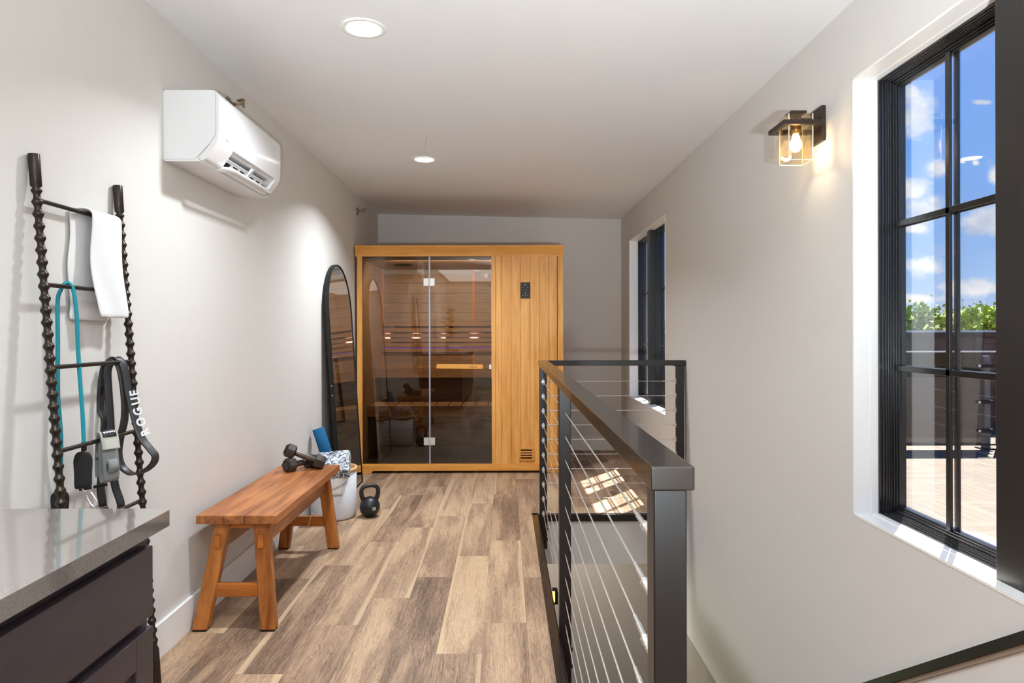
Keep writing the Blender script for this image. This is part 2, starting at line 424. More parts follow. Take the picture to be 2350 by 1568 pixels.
# walls
struct(B(XL-.12, XL, YR-.12, YB+.12, -.02, 2.62).build('wall_left', M_wall), 'pale greige painted wall on the left')
struct(B(XL, XR, YB, YB+.12, -.02, 2.62).build('wall_back', M_wall), 'painted end wall behind the wooden sauna')
struct(B(XL-.12, XR+.25, YR-.12, YR, -.02, 2.62).build('wall_rear', M_wall))
W1 = (.93, 2.389, .607, 2.128); W2 = (5.2, 6.70, .607, 2.136)     # window openings: y0, y1, z0, z1
mb = MB(); XO = 1.40
mb.box(XR, XO, YR-.12, W1[0], -.0, 2.62)
for (a, b_) in ((W1[1], W2[0]), (W2[1], YB+.12)): mb.box(XR, XO, a, b_, -.0, 2.62)
for W in (W1, W2):
    mb.box(XR, XO, W[0], W[1], 0, W[2]); mb.box(XR, XO, W[0], W[1], W[3], 2.62)
mb.box(XR, XO, YS-.5, YF+.1, -.791, 0)
struct(mb.build('wall_right', M_wall), 'painted wall on the right with two tall windows')
# ceiling: a quad with the gentle cross slope of the room
mb = MB()
def cz(x, y):
    a = (x-XL)/(XR-XL); zr = ZCRf+(ZCRb-ZCRf)*max(0, min(1, (y-2.37)/(YB-2.37))); return ZCL*(1-a)+zr*a
ys = [YR-.1+(YB-YR+.2)*i/24 for i in range(25)]
bot = [[(XL-.1+(XR-XL+.2)*j/12, y, cz(XL-.1+(XR-XL+.2)*j/12, y)) for j in range(13)] for y in ys]
mb.sheet([[Vector(p) for p in r] for r in bot], .12)
o = mb.build('ceiling', M_ceil)
for p in o.data.polygons: p.use_smooth = False
if sum(1 for v_ in o.data.vertices if v_.co.z > 2.5) == 0:      # slab must grow upwards
    n = len(o.data.vertices)//2
    for i in range(n): o.data.vertices[n+i].co.z += .24
struct(o, 'flat white painted ceiling')
# baseboards
struct(B(XL, XL+.014, YR, YB, 0, .135).build('baseboard_left', M_trim, bevel=.002), 'white baseboard along the left wall')
struct(B(XL+.014, XR, YB-.014, YB, 0, .135).build('baseboard_back', M_trim, bevel=.002), 'white baseboard on the end wall')
struct(B(XR-.014, XR, YF+.03, YB-.014, 0, .135).build('baseboard_right', M_trim, bevel=.002), 'white baseboard under the far window')
# stairwell: bronze edge angles with screws, walls below
mb = MB(); mb.box(XS-.036, XS+.004, YS, YF+.036, -.004, .004); mb.box(XS, XS+.006, YS, YF, -.10, .004)
e1 = mb.build('trim_1', M_rail, bevel=.001); struct(e1, 'bronze metal edge strip along the stair opening')
for i in range(8):
    MB().lathe((XS-.024, 4.60-.46*i, .004), [(.006, 0), (.005, .0025), (0.0001, .003)], 12).build('screw', M_black, e1)
mb = MB(); mb.box(XS-.036, XR, YF, YF+.036, -.004, .004); mb.box(XS, XR, YF-.006, YF, -.040, .004)
struct(mb.build('trim_2', M_bronze, bevel=.001), 'dark metal edge strip on the far side of the stair opening')
# lower level
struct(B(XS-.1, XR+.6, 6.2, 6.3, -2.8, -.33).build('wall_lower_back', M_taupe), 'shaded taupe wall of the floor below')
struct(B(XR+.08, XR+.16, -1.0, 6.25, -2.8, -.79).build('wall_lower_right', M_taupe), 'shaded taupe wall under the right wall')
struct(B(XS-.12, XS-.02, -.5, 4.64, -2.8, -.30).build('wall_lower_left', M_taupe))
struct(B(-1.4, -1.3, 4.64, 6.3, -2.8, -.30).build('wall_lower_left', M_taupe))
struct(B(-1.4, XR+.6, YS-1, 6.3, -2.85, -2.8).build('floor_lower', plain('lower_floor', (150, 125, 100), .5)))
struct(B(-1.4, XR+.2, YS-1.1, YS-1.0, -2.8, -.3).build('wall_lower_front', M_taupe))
mb = MB()
for i in range(14):
    y0 = YS+.275*i*.94; mb.box(XS, XR-.002, y0, y0+.29, -.187*(i+1)-.04, -.187*(i+1)); mb.box(XS, XR-.002, y0, y0+.02, -.187*(i+1), -.187*i-.01)
struct(mb.build('floor_stairs', M_teakX))

# ================================================================= WINDOWS
def window(idx, W, ymul, label):
    y0, y1, z0, z1 = W; top = None
    rev = MB(); XF = 1.300
    for (a, b_, c_, d_) in ((y0-.004, y0+.004, z0, z1), (y1-.004, y1+.004, z0, z1)): rev.box(XR-.002, XF+.09, a, b_, c_, d_)
    rev.box(XR-.002, XF+.09, y0, y1, z0-.004, z0+.004); rev.box(XR-.002, XF+.09, y0, y1, z1-.004, z1+.004)
    tr = struct(rev.build('trim_%d' % (2+idx), M_trim), 'white painted reveal and sill of the %s window' % ('near' if idx == 1 else 'far'))
    st = MB()                           # small stop bead inside the reveal
    for a, b_ in ((y0, y0+.006), (y1-.006, y1)): st.box(XF-.024, XF, a, b_, z0, z1)
    st.box(XF-.024, XF, y0, y1, z0, z0+.006); st.box(XF-.024, XF, y0, y1, z1-.006, z1)
    st.build('stop_bead', M_trim, tr)
    win = thing('window_%d' % idx, label, 'window', ((XF+.05), (y0+y1)/2, z0)); win['kind'] = 'structure'; del win['category']
    fr = MB(); prof = [(0.0, .020, 0), (.016, .027, 0), (.030, .033, 0), (.040, .037, 0), (.048, .040, 0)]
    # stepped outer frame, room side to outside, per half
    halves = [(y0+.004, ymul-.055), (ymul+.055, y1-.004)]
    panes = []; z0+=.004; z1 -= .004
    for (a, b_) in halves:
        st_ = [(XF, .010), (XF+.009, .015), (XF+.018, .020), (XF+.024, .024), (XF+.030, .028)]
        for i, (x, wd) in enumerate(st_):
            xe = XF+.078
            o_ = st_[i-1][1] if i else 0
            fr.box(x, xe, a+o_, a+wd, z0+o_*.5, z1-o_*.5); fr.box(x, xe, b_-wd, b_-o_, z0+o_*.5, z1-o_*.5)
            fr.box(x, xe, a+o_, b_-o_, z0+o_*.5, z0+wd*.62); fr.box(x, xe, a+o_, b_-o_, z1-wd*.62, z1-o_*.5)
    fr.build('window_frame', M_winfr, win, bevel=.0012)
    ml = MB(); ml.box(1.258, XF+.078, ymul-.059, ymul+.059, z0-.002, z1+.002)
    ml.build('mullion', M_bronze, win, bevel=.002)
    for (a, b_) in halves:
        A, Bv, C, D = a+.028, b_-.028, z0+.018, z1-.018
        sash = MB(); xs = XF+.036
        for (x, wd, o_) in ((xs, .007, 0), (xs+.006, .013, .007), (xs+.012, .019, .013)):
            k2 = 1.0
            sash.box(x, xs+.036, A+o_, A+wd, C, D); sash.box(x, xs+.036, Bv-wd, Bv-o_, C, D)
            sash.box(x, xs+.036, A, Bv, C+o_*k2, C+wd*k2); sash.box(x, xs+.036, A, Bv, D-wd*k2, D-o_*k2)
        so_ = sash.build('sash', M_winfr, win, bevel=.001)
        ym = (A+Bv)/2; mt = MB(); zz = [C+(D-C)*k3/3 for k3 in (1, 2)]
        for x_, xe in ((xs+.002, xs+.012), (xs+.027, xs+.036)):
            mt.box(x_, xe, ym-.0095, ym+.0095, C+.015, D-.015)
            for z in zz: mt.box(x_, xe, A+.015, Bv-.015, z-.0095, z+.0095)
        mt.build('muntin', M_winfr, win, bevel=.0015)
        MB().box(xs+.018, xs+.021, A+.02, Bv-.02, C+.01, D-.01).build('pane', M_glass, win)
window(1, W1, 1.694, 'near window on the right wall, black grid frame facing the deck')
window(2, W2, 5.99, 'far window on the right wall beyond the railing')

# ================================================================= DOWNLIGHTS
M_led = emis('downlight_lens', (255, 250, 240), 7.0)
def downlight(x, y, label, energy):
    z = cz(x, y)
    t_ = thing('recessed_downlight', label, 'ceiling light', (x, y, z), 'recessed ceiling downlights')
    MB().lathe((x, y, z), [(.090, .001), (.090, -.003), (.086, -.0055), (.072, -.006), (.068, -.003), (.066, .001)], 48).build('trim_ring', M_trim, t_)
    MB().lathe((x, y, z), [(.0001, -.0028), (.066, -.0028)], 40).build('lens', M_led, t_)
    l = light('AREA', 'downlight_lamp', (x, y, z-.012), energy, (.87, .945, 1.0), (0, 0, 0), shape='DISK', size=.12)
    l.data.spread = 2.35
downlight(-.562, 2.72, 'larger nearer of the two lit recessed ceiling lights', 18)
downlight(-.568, 4.81, 'smaller lit recessed ceiling light towards the sauna', 27)
downlight(-.56, .63, 'recessed ceiling light above the camera', 20)
downlight(-.56, -1.46, 'recessed ceiling light behind the camera', 24)
# ceiling crack / repair mark
mk_ = plain('patch_mark', (176, 176, 178), .8)
c = cz(-.54, 4.5)
tag(MB().tube(smooth_path([(-.557, 4.50, cz(-.557, 4.5)), (-.528, 4.47, cz(-.528, 4.47)), (-.515, 4.40, cz(-.515, 4.4)), (-.497, 4.30, cz(-.497, 4.3)), (-.478, 4.17, cz(-.478, 4.17))], 5), .0012, 6).build('ceiling_thread', mk_, loc=(-.52, 4.4, c)),
    'thin pale thread curling on the ceiling beside the far downlight', 'thread')

# ================================================================= SPRINKLERS
def sprinkler(y, z, label):
    t_ = thing('fire_sprinkler', label, 'sprinkler', (XL, y, z), 'sidewall sprinkler heads high on the left wall')
    br = plain('brass', (150, 132, 100), .3, .9)
    MB().lathe((XL, y, z), [(.036, 0), (.036, .004), (.028, .010), (.012, .012)], 28, 'X').build('escutcheon', plain('chrome_dull', (150, 145, 138), .25, .9), t_)
    mb = MB(); mb.cyl((XL+.008, y, z), (XL+.035, y, z), .009, 14)
    mb.tube([(XL+.035, y-.010, z), (XL+.050, y-.012, z), (XL+.062, y-.003, z)], .0022, 6); mb.tube([(XL+.035, y+.010, z), (XL+.050, y+.012, z), (XL+.062, y+.003, z)], .0022, 6)
    mb.cyl((XL+.060, y, z), (XL+.070, y, z), .005, 10)
    mb.obox((XL+.072, y, z), .003, .034, .030); mb.obox((XL+.060, y, z+.018), .034, .034, .002, Matrix.Rotation(-.25, 3, 'Y'))
    mb.build('sprinkler_head', br, t_)
sprinkler(6.16, 2.338, 'small brass sprinkler head near the sauna corner of the left wall')
sprinkler(3.30, 2.352, 'small brass sprinkler head peeking out behind the air conditioner')

# ================================================================= AIR CONDITIONER
M_ac = plain('ac_white', (222, 222, 223), .16, .0, .5, var=.01)
M_acm = plain('ac_matte', (226, 227, 229), .45, .0, .4, var=.01)
def ac():
    y0, y1 = 2.669, 3.398; zb, zt = 1.919, 2.197; D = .218
    t_ = thing('air_conditioner', 'white wall-mounted split air conditioner with open louvre', 'air conditioner', (XL, (y0+y1)/2, zb))
    def prof(grow=0.0):
        p = [(0, zb+.006), (.010, zb), (.130, zb), (.150, zb+.001), (.163, zb+.008), (.170, zb+.018)]
        p += [(.205, zb+.066), (.212, zb+.080), (.216, zb+.098), (.218, zb+.12)]
        p += [(.218, zt-.026), (.214, zt-.012), (.206, zt-.004), (.194, zt)]
        p += [(.006, zt), (0, zt-.006)]
        return [(XL+.001+a, b_) for a, b_ in p]
    # body without the outlet: three slices around a recess in the sloped lower front
    oy0, oy1 = y0+.155, y1-.055
    mb = MB(); mb.prism(prof(), y0, oy0, 'XZ'); mb.prism(prof(), oy1, y1, 'XZ')
    q = prof(); rec = [q[0], q[1], q[2], (XL+.139, zb+.004), (XL+.120, zb+.03), (XL+.128, zb+.075), (XL+.196, zb+.070)]+q[7:]
    mb.prism(rec, oy0, oy1, 'XZ')
    mb.build('body', M_ac, t_, bevel=.003, seg=3)
    # dark inside of the outlet
    mb = MB(); mb.box(XL+.130, XL+.145, oy0+.004, oy1-.004, zb+.012, zb+.068); mb.build('outlet', plain('ac_outlet_dark', (34, 35, 37), .7), t_)
    # panel gaps: thin seam lines on the near side
    mb = MB(); g = plain('seam_grey', (150, 150, 152), .6); e = y0-.0008
    def line(pts, r=.0009):
        mb.tube(smooth_path([(XL+a, e, z) for a, z in pts], 5), r, 6)
    line([(.2065, zt-.01), (.2075, zb+.13), (.203, zb+.10), (.178, zb+.062), (.150, zb+.030), (.140, zb+.018), (.143, zb+.006), (.152, zb+.0015)])
    line([(.184, zb+.070), (.150, zb+.035), (.130, zb+.014), (.112, zb+.008), (.04, zb+.008), (.005, zb+.006)], .0005)
    mb.build('seam', g, t_)
    # upper deflector and flap
    lv = MB()
    def slant(c0, c1, ya, yb, th):
        a, b_ = Vector((XL+c0[0], 0, zb+c0[1])), Vector((XL+c1[0], 0, zb+c1[1])); dd = (b_-a).normalized(); nn = Vector((dd.z, 0, -dd.x))*th
        vs = [];
        for yv in (ya, yb): vs += [(p.x, yv, p.z) for p in (a, b_, b_+nn, a+nn)]
        lv.add(vs, [(0, 1, 2, 3), (7, 6, 5, 4), (0, 4, 5, 1), (1, 5, 6, 2), (2, 6, 7, 3), (3, 7, 4, 0)])
    ym = (oy0+oy1)/2
    for ya, yb in ((oy0+.006, ym-.012), (ym+.012, oy1-.006)):
        slant((.168, .046), (.178, .056), ya, yb, .010)            # mid rail
        slant((.146, .014), (.158, .026), ya, yb, .008)
        n = 3
        for i in range(n+1):
            yc = ya+.008+(yb-ya-.016)*i/n
            slant((.146, .014), (.174, .050), yc-.008, yc+.008, .008)
    slant((.146, .014), (.196, .070), ym-.010, ym+.010, .010)
    lv.build('louvre', M_ac, t_, bevel=.001)
    lv = MB()
    fy0, fy1 = oy0-.02, oy1+.012
    lv.add([], [])
    pts = [(.150, -.004), (.172, .001), (.186, .010), (.194, .020)]
    rows = [[Vector((XL+a, y, zb+z_)) for y in [fy0+(fy1-fy0)*k4/10 for k4 in range(11)]] for a, z_ in pts]
    rows[-1] = [Vector((p.x-(.022 if i in (0, 10) else 0), p.y, p.z-(.012 if i in (0, 10) else 0))) for i, p in enumerate(rows[-1])]
    lv.sheet(rows, .003); lv.build('flap', M_ac, t_)
    # badge and sensor glow
    bd = MB().lathe((XL+.2190, y0+.085, zb+.118), [(.0001, .0012), (.016, .0012), (.018, 0)], 28, 'X'); bd.build('badge', plain('badge_grey', (196, 196, 198), .4), t_)
    mb = MB(); mb.box(XL+.03, XL+.10, y0-.0012, y0-.0002, zb+.03, zb+.032); mb.box(XL+.002, XL+.05, y0-.0012, y0-.0002, zb+.050, zb+.051); mb.box(XL+.049, XL+.050, y0-.0012, y0-.0002, zb+.012, zb+.051)
    mb.box(XL+.002, XL+.030, y0-.0012, y0-.0002, zb+.034, zb+.0348); mb.build('conduit_cover', M_acm, t_)
ac()

# ================================================================= SAUNA
def sauna():
    Y0 = 6.03; Yb = 7.12; k = Y0/F
    sx = lambda x: (x-VX)*k
    sz = lambda y: CH+(VY-y)*k
    t_ = thing('sauna_cabin', 'light wood indoor sauna cabin with smoked glass front', 'sauna', (-.4, Y0+.5, 0))
    XA, XB = sx(819), sx(1293); ZT = sz(587)
    # crown moulding
    mb = MB(); pf = [(Y0+.03, sz(588)), (Y0-.004, sz(588)), (Y0-.006, sz(583)), (Y0-.018, sz(578)), (Y0-.020, sz(570)), (Y0-.030, sz(567)), (Y0-.030, sz(563.5)), (Y0+.03, sz(563.5))]
    mb.prism(pf, sx(816), sx(1294), 'YZ'); mb.box(sx(817), sx(1294), Y0+.03, Yb, sz(578), sz(563.5)-.006)
    mb.build('crown', M_cedarH, t_, bevel=.002)
    # stiles
    B(XA, sx(831), Y0, Y0+.05, sz(1075), ZT).build('stile', M_cedarV, t_, bevel=.002)
    B(sx(1128), sx(1137), Y0-.004, Y0+.05, sz(1067), ZT).build('stile', M_cedarV, t_, bevel=.002)
    B(sx(1280), XB, Y0+.004, Y0+.05, sz(1075), ZT).build('stile', M_cedarV, t_, bevel=.003)
    # boards of the solid panel
    xs = [1137, 1151, 1173, 1195, 1216.5, 1238.7, 1260, 1279]; mb = MB(); rj = random.Random(5)
    for i in range(len(xs)-1): mb.box(sx(xs[i])+.0008, sx(xs[i+1])-.0008, Y0+.002, Y0+.03, sz(1067), ZT)
    mb.box(sx(1137), sx(1279), Y0+.012, Y0+.04, sz(1067), ZT)
    mb.build('board_panel', M_cedarV, t_, bevel=.0018)
    # base rail with feet
    mb = MB(); mb.box(XA-.008, XB, Y0-.012, Y0+.05, .022, sz(1067)); mb.box(XA-.008, XB, Y0-.002, Y0+.05, sz(1067)-.003, sz(1067)+.008)
    mb.prism([(XA-.008, 0.002), (sx(851), 0.002), (sx(856), .022), (XA-.008, .022)], Y0-.012, Y0+.05, 'XZ')
    mb.prism([(XB-.12, 0.002), (XB, 0.002), (XB, .022), (XB-.14, .022)], Y0-.012, Y0+.05, 'XZ')
    mb.build('base_rail', M_cedarH, t_, bevel=.003)
    for x in (-1.15, -.9, -.6, -.3, 0, .3): MB().cyl((x, Y0+.08, 0), (x, Y0+.08, .03), .02, 12).build('foot', M_black, t_)
    # shell: sides, back, roof, floor
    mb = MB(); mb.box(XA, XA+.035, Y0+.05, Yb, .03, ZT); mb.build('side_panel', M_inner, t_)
    mb = MB(); mb.box(XB-.035, XB, Y0+.05, Yb, .03, ZT); mb.build('side_panel', M_cedarY, t_)
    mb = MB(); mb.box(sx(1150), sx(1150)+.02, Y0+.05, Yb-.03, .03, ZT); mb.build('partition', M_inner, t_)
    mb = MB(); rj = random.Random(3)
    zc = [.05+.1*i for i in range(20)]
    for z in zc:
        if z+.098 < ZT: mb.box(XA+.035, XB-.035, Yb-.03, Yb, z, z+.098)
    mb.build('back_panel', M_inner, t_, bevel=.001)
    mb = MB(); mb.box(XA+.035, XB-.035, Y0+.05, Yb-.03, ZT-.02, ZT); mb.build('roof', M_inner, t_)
    mb = MB(); mb.box(XA+.035, XB-.035, Y0+.03, Yb-.03, .03, .072); mb.build('floor_mat', plain('sauna_floor_grey', (74, 78, 80), .5, var=.25, vs=5), t_)
    mb = MB(); mb.box(XA+.035, XA+.052, Yb-.047, Yb-.03, .07, ZT-.02); mb.box(sx(1070), sx(1078), Yb-.04, Yb-.03, .07, ZT-.02); mb.build('corner_bead', M_cedarV, t_)
    # glass: fixed pane and door
    zg0, zg1 = sz(1066), sz(588.5)
    B(sx(831), sx(984), Y0+.012, Y0+.018, zg0, zg1).build('fixed_pane', M_smoke, t_)
    dr = B(sx(988), sx(1127), Y0+.012, Y0+.018, zg0, zg1).build('door', M_smoke, t_)
    B(sx(984), sx(986.6), Y0+.010, Y0+.020, zg0, zg1).build('glass_edge', plain('edge_silver', (178, 176, 190), .25, .3), t_)
    B(sx(986.9), sx(988), Y0+.010, Y0+.020, zg0, zg1).build('glass_edge', plain('edge_grey', (120, 118, 122), .3, .3), t_)
    M_sat = plain('satin_nickel', (216, 213, 206), .35, .45)
    for ya, yb in ((638.5, 656), (1004.5, 1022)):
        h = MB(); h.box(sx(972), sx(983.5), Y0+.002, Y0+.012, sz(yb), sz(ya)); h.box(sx(986.5), sx(997.5), Y0+.002, Y0+.012, sz(yb), sz(ya))
        h.cyl((sx(985), Y0+.004, sz(yb)), (sx(985), Y0+.004, sz(ya)), .005, 12); h.build('hinge', M_sat, t_, bevel=.001)
    hd = MB(); hz = sz(841)
    Mh = Matrix.Rotation(.012, 3, 'Y')
    hd.obox(((sx(1002)+sx(1109))/2, Y0-.030, hz), sx(1109)-sx(1002), .026, .040, Mh)
    hb = hd.build('handle', M_cedarH, dr, bevel=.006, seg=3)
    tm = MB(); text_mesh(tm, 'Finnmark', .017, frame((sx(1086), Y0-.0438, hz-.004), (1, 0, -.012), (0, 0, 1)), .0003)
    tm.lathe((sx(1084), Y0-.0436, hz+.008), [(.0001, -.0005), (.004, -.0005), (.004, .0003)], 8, 'Y')
    tm.build('handle_logo', plain('burnt_brand', (120, 62, 20), .6), dr)
    for x in (1012, 1098): MB().cyl((sx(x), Y0-.02, hz), (sx(x), Y0+.012, hz), .008, 10).build('standoff', M_sat, dr)
    B(sx(1122.5), sx(1127.5), Y0+.002, Y0+.016, sz(847), sz(837)).build('latch', M_sat, t_, bevel=.001)
    # keypad
    kp = B(sx(1195), sx(1216.3), Y0-.010, Y0+.002, sz(685), sz(648.5)).build('keypad', plain('keypad_black', (12, 12, 14), .5), t_, bevel=.004, seg=3)
    yk = Y0-.0112; M_ic = emis('keypad_icon', (150, 155, 155), .12)
    def dot(x, y, a=1.4, b_=1.4): B(sx(x-a), sx(x+a), yk, yk+.0012, sz(y+b_), sz(y-b_)).build('keypad_icon', M_ic, kp)
    dot(1205.3, 654.3, 3.6, .55); dot(1199.8, 660, .5, .5); dot(1211.3, 660, .5, .8); dot(1208.3, 666.2, .5, .6); dot(1205.8, 674, .9, .9); dot(1200, 678.7, .8, 1.1); dot(1205.8, 678.7, .5, .9); dot(1211.6, 678.7, .7, 1.0)
    # vent
    vt = MB(); a, b_, c_, d_ = sx(1190), sx(1224.5), sz(1057), sz(1028)
    vt.box(a, a+.016, Y0-.010, Y0+.002, c_, d_); vt.box(b_-.016, b_, Y0-.010, Y0+.002, c_, d_); vt.box(a+.016, b_-.016, Y0-.010, Y0+.002, c_, c_+.014); vt.box(a+.016, b_-.016, Y0-.010, Y0+.002, d_-.014, d_)
    for i in range(1, 4):
        z = c_+.014+(d_-c_-.028)*i/4; vt.obox(((a+b_)/2, Y0-.006, z), b_-a-.034, .010, .011, Matrix.Rotation(-.25, 3, 'X'))
    v_ = vt.build('vent_grille', M_cedarH, t_, bevel=.001)
    B(a+.014, b_-.014, Y0-.001, Y0+.001, c_+.012, d_-.012).build('vent_opening', plain('vent_dark', (60, 34, 14), .8), v_)
    # benches and backrest
    xa, xb = XA+.036, sx(1150)-.001
    def bench(z, yf, fh):
        mb = MB(); n = int((xb-xa)/.115)
        w_ = (xb-xa)/n
        for i in range(n): mb.box(xa+w_*i+.005, xa+w_*(i+1)-.005, yf+.024, Yb-.031 if z > .7 else yf+.36, z-.022, z)
        mb.box(xa, xb, yf, yf+.024, z-fh, z); mb.box(xa, xb, yf+.33, yf+.354, z-fh, z-.022)
        mb.build('sauna_bench', M_bench, t_, bevel=.003)
    bench(.90, 6.66, .10); bench(.565, 6.30, .10)
    mb = MB(); yb_ = Yb-.075
    for (ya, yz) in ((739, 748), (752.7, 762), (765.5, 773.5), (776.5, 784.5), (787.5, 796), (799.5, 807.5)):
        kk = yb_/F; mb.box(xa+.005, xb-.005, yb_, yb_+.018, CH+(VY-yz)*kk, CH+(VY-ya)*kk)
    for x in (-1.17, -.60, -.14): mb.box(x-.02, x+.02, yb_+.018, Yb-.03, CH+(VY-808)*yb_/F, CH+(VY-739)*yb_/F)
    mb.build('backrest', M_bench, t_, bevel=.002)
    lm = MB(); kk = (Yb-.04)/F
    lm.box(xa+.03, xb-.03, Yb-.042, Yb-.034, CH+(VY-781)*kk, CH+(VY-765)*kk)
    m2, t2, b2 = new_mat('led_strip'); cx = t2.xyz(t2.node('ShaderNodeTexCoord').outputs['Object'])[0]
    pul = t2.sstep(t2.m('SINE', t2.m('MULTIPLY', cx, 2*PI/.30)), .35, 1.0)
    t2.put(b2.inputs['Emission Color'], t2.mix(pul, rgb(150, 110, 190), rgb(255, 225, 235))); t2.put(b2.inputs['Emission Strength'], t2.m('ADD', .12, t2.m('MULTIPLY', pul, 5.0)))
    lm.build('led_strip', m2, t_)
    kk = (Yb-.04)/F
    pl = B(xa+.02, xb-.02, Yb-.06, Yb-.05, CH+(VY-799)*kk, CH+(VY-797.2)*kk); pl.build('led_strip', emis('led_purple', (140, 90, 230), 1.0), t_)
    MB().lathe((-.99, 6.6, ZT-.021), [(.0001, -.012), (.085, -.012), (.09, 0)], 28).build('ceiling_speaker', M_black, t_)
    B((1112-VX)*7.08/F, (1120-VX)*7.08/F, 7.055, 7.09, CH+(VY-638)*7.08/F, CH+(VY-628)*7.08/F).build('sensor_box', M_trim, t_, bevel=.004)
    # warm fill light added at the front to brighten the cabin and benches
    light('AREA', 'sauna_cabin_fill', (-.55, 6.17, ZT-.05), 13, (1.0, .93, .84), (.75, 0, 0), shape='RECTANGLE', size=1.0, size_y=.12)
sauna()

# ================================================================= ARCHED MIRROR
def mirror():
    y0, y1 = 4.95, 5.694; wd = y1-y0; L = 1.775; R = wd/2; th = .032
    t_ = thing('arched_mirror', 'tall arched black-framed mirror leaning on the left wall', 'mirror', (-1.19, (y0+y1)/2, 0))
    xb, xt = -1.190, -1.302; ang = math.asin((xb-xt)/L)
    up = Vector((-math.sin(ang), 0, math.cos(ang))); n_ = Vector((math.cos(ang), 0, math.sin(ang)))
    base = Vector((xb, 0, .001)); yc = (y0+y1)/2
    def outline(inset):
        pts = [(y0+inset, inset), (y1-inset, inset), (y1-inset, L-R)]
        for i in range(1, 32): a = PI*i/32; pts.append((yc+(R-inset)*math.cos(a), L-R+(R-inset)*math.sin(a)))
        pts.append((y0+inset, L-R)); return pts
    def W(p, d_): return base+up*p[1]+n_*d_+Vector((0, p[0], 0))
    o1, o2 = outline(0), outline(.009); n = len(o1)
    vs = [W(p, 0) for p in o1]+[W(p, 0) for p in o2]+[W(p, -th) for p in o1]+[W(p, -.006) for p in o2]
    fs = []
    for i in range(n):
        j = (i+1) % n; fs += [(i, j, n+j, n+i), (i, 2*n+i, 2*n+j, j), (n+i, n+j, 3*n+j, 3*n+i)]
    fs.append(tuple(range(2*n, 3*n)))
    mb = MB(); mb.add(vs, fs); mb.build('frame', M_black, t_)
    mb = MB(); mb.add([W(p, -.005) for p in o2], [tuple(range(n))])
    mm, tm, bb = new_mat('mirror_glass'); bb.inputs['Metallic'].default_value = 1; bb.inputs['Base Color'].default_value = (.80, .80, .79, 1); bb.inputs['Roughness'].default_value = .012
    mb.build('mirror_glass', mm, t_, fixn=False)
    for z in (.86, .79): MB().lathe(base+up*z+n_*(-.016)+Vector((0, y0-.001, 0)), [(.0001, -.003), (.004, -.003), (.004, 0)], 10, 'Y').build('bracket_screw', M_steel, t_)
mirror()

# ================================================================= LADDER
LX = lambda z: -1.320+(1.748-z)*.0765
M_iron = plain('ladder_iron', (62, 56, 50), .34, .85, .5, var=.45, vs=40)
RUNGS = [1.622, 1.385, 1.152, .916, .68, .445, .21]
def ladder():
    t_ = thing('ladder_rack', 'dark iron decorative ladder leaning on the left wall', 'ladder', (-1.2, 2.115, 0))
    for y in (1.912, 2.325):
        pts = []; rs = []; top = 1.75
        z = .001
        def add(z_, r): pts.append((LX(z_), y, z_)); rs.append(r)
        add(.001, .012); add(.004, .0145); add(.17, .0155); add(.185, .010)
        pitch = .0337; zz = .2
        while zz < top-.11:
            for q in range(10):
                a = q/10; e = .5+.5*math.cos(2*PI*a); r = .0088+.0058*(e**1.6); add(zz+a*pitch, r)
            zz += pitch
        add(zz, .0140); add(zz+.006, .009); add(zz+.012, .0145)
        add(top-.002, .0155); add(top, .0145)
        MB().tube(pts, rs, 18).build('rail', M_iron, t_)
    for z in RUNGS:
        MB().cyl((LX(z), 1.912, z), (LX(z), 2.325, z), .0065, 14).build('rung', M_iron, t_)
ladder()
# towel on the top rung
M_towel = plain('white_terry', (226, 226, 226), .95, .0, .1, var=.02, bmp=.6, bs=420)
def towel(name, label, z, ya, yb, lf, lb, th):
    x = LX(z); rows = []; r = .012
    path = []
    for i in range(13): path.append((x-r-.002-.012*(i < 10)*math.sin(i*.4)*0, z-lb*(1-i/12)))
    for i in range(1, 8): a = PI-PI*i/8; path.append((x+r*math.cos(a), z+r*math.sin(a)))
    nf = 15
    for i in range(nf): path.append((x+r+.002+.020*(i/nf)**1.3, z-lf*i/(nf-1)))
    n = len(path)
    for i, (px, pz) in enumerate(path):
        row = []
        front = i > 16
        f = (i-17)/(nf-1) if front else 0
        for j in range(9):
            s_ = j/8; yv = ya+(yb-ya)*s_
            if front: yv += .012*math.sin(f*5+.5)*(1-s_)+(-.004+.02*f)*(1-s_)+.012*f*s_
            else: yv += -.045*(1-s_)*(1 if i < 12 else (17-i)/6*1)+.008*math.sin(i*.8)*(1-s_)
            wv = .004*math.sin(s_*7+pz*20)*(1 if front else .6)
            row.append(Vector((px+wv*(1 if front else -.3), yv, pz)))
        rows.append(row)
    mb = MB(); mb.sheet(rows, th); o = mb.build(name, M_towel, loc=(x, (ya+yb)/2, z))
    sb = o.modifiers.new('sub', 'SUBSURF'); sb.levels = sb.render_levels = 1
    return o
tw = towel('hand_towel', '', RUNGS[0], 2.12, 2.292, .325, .335, .007)
tag(tw, 'white towel folded over the top rung of the iron ladder', 'towel')
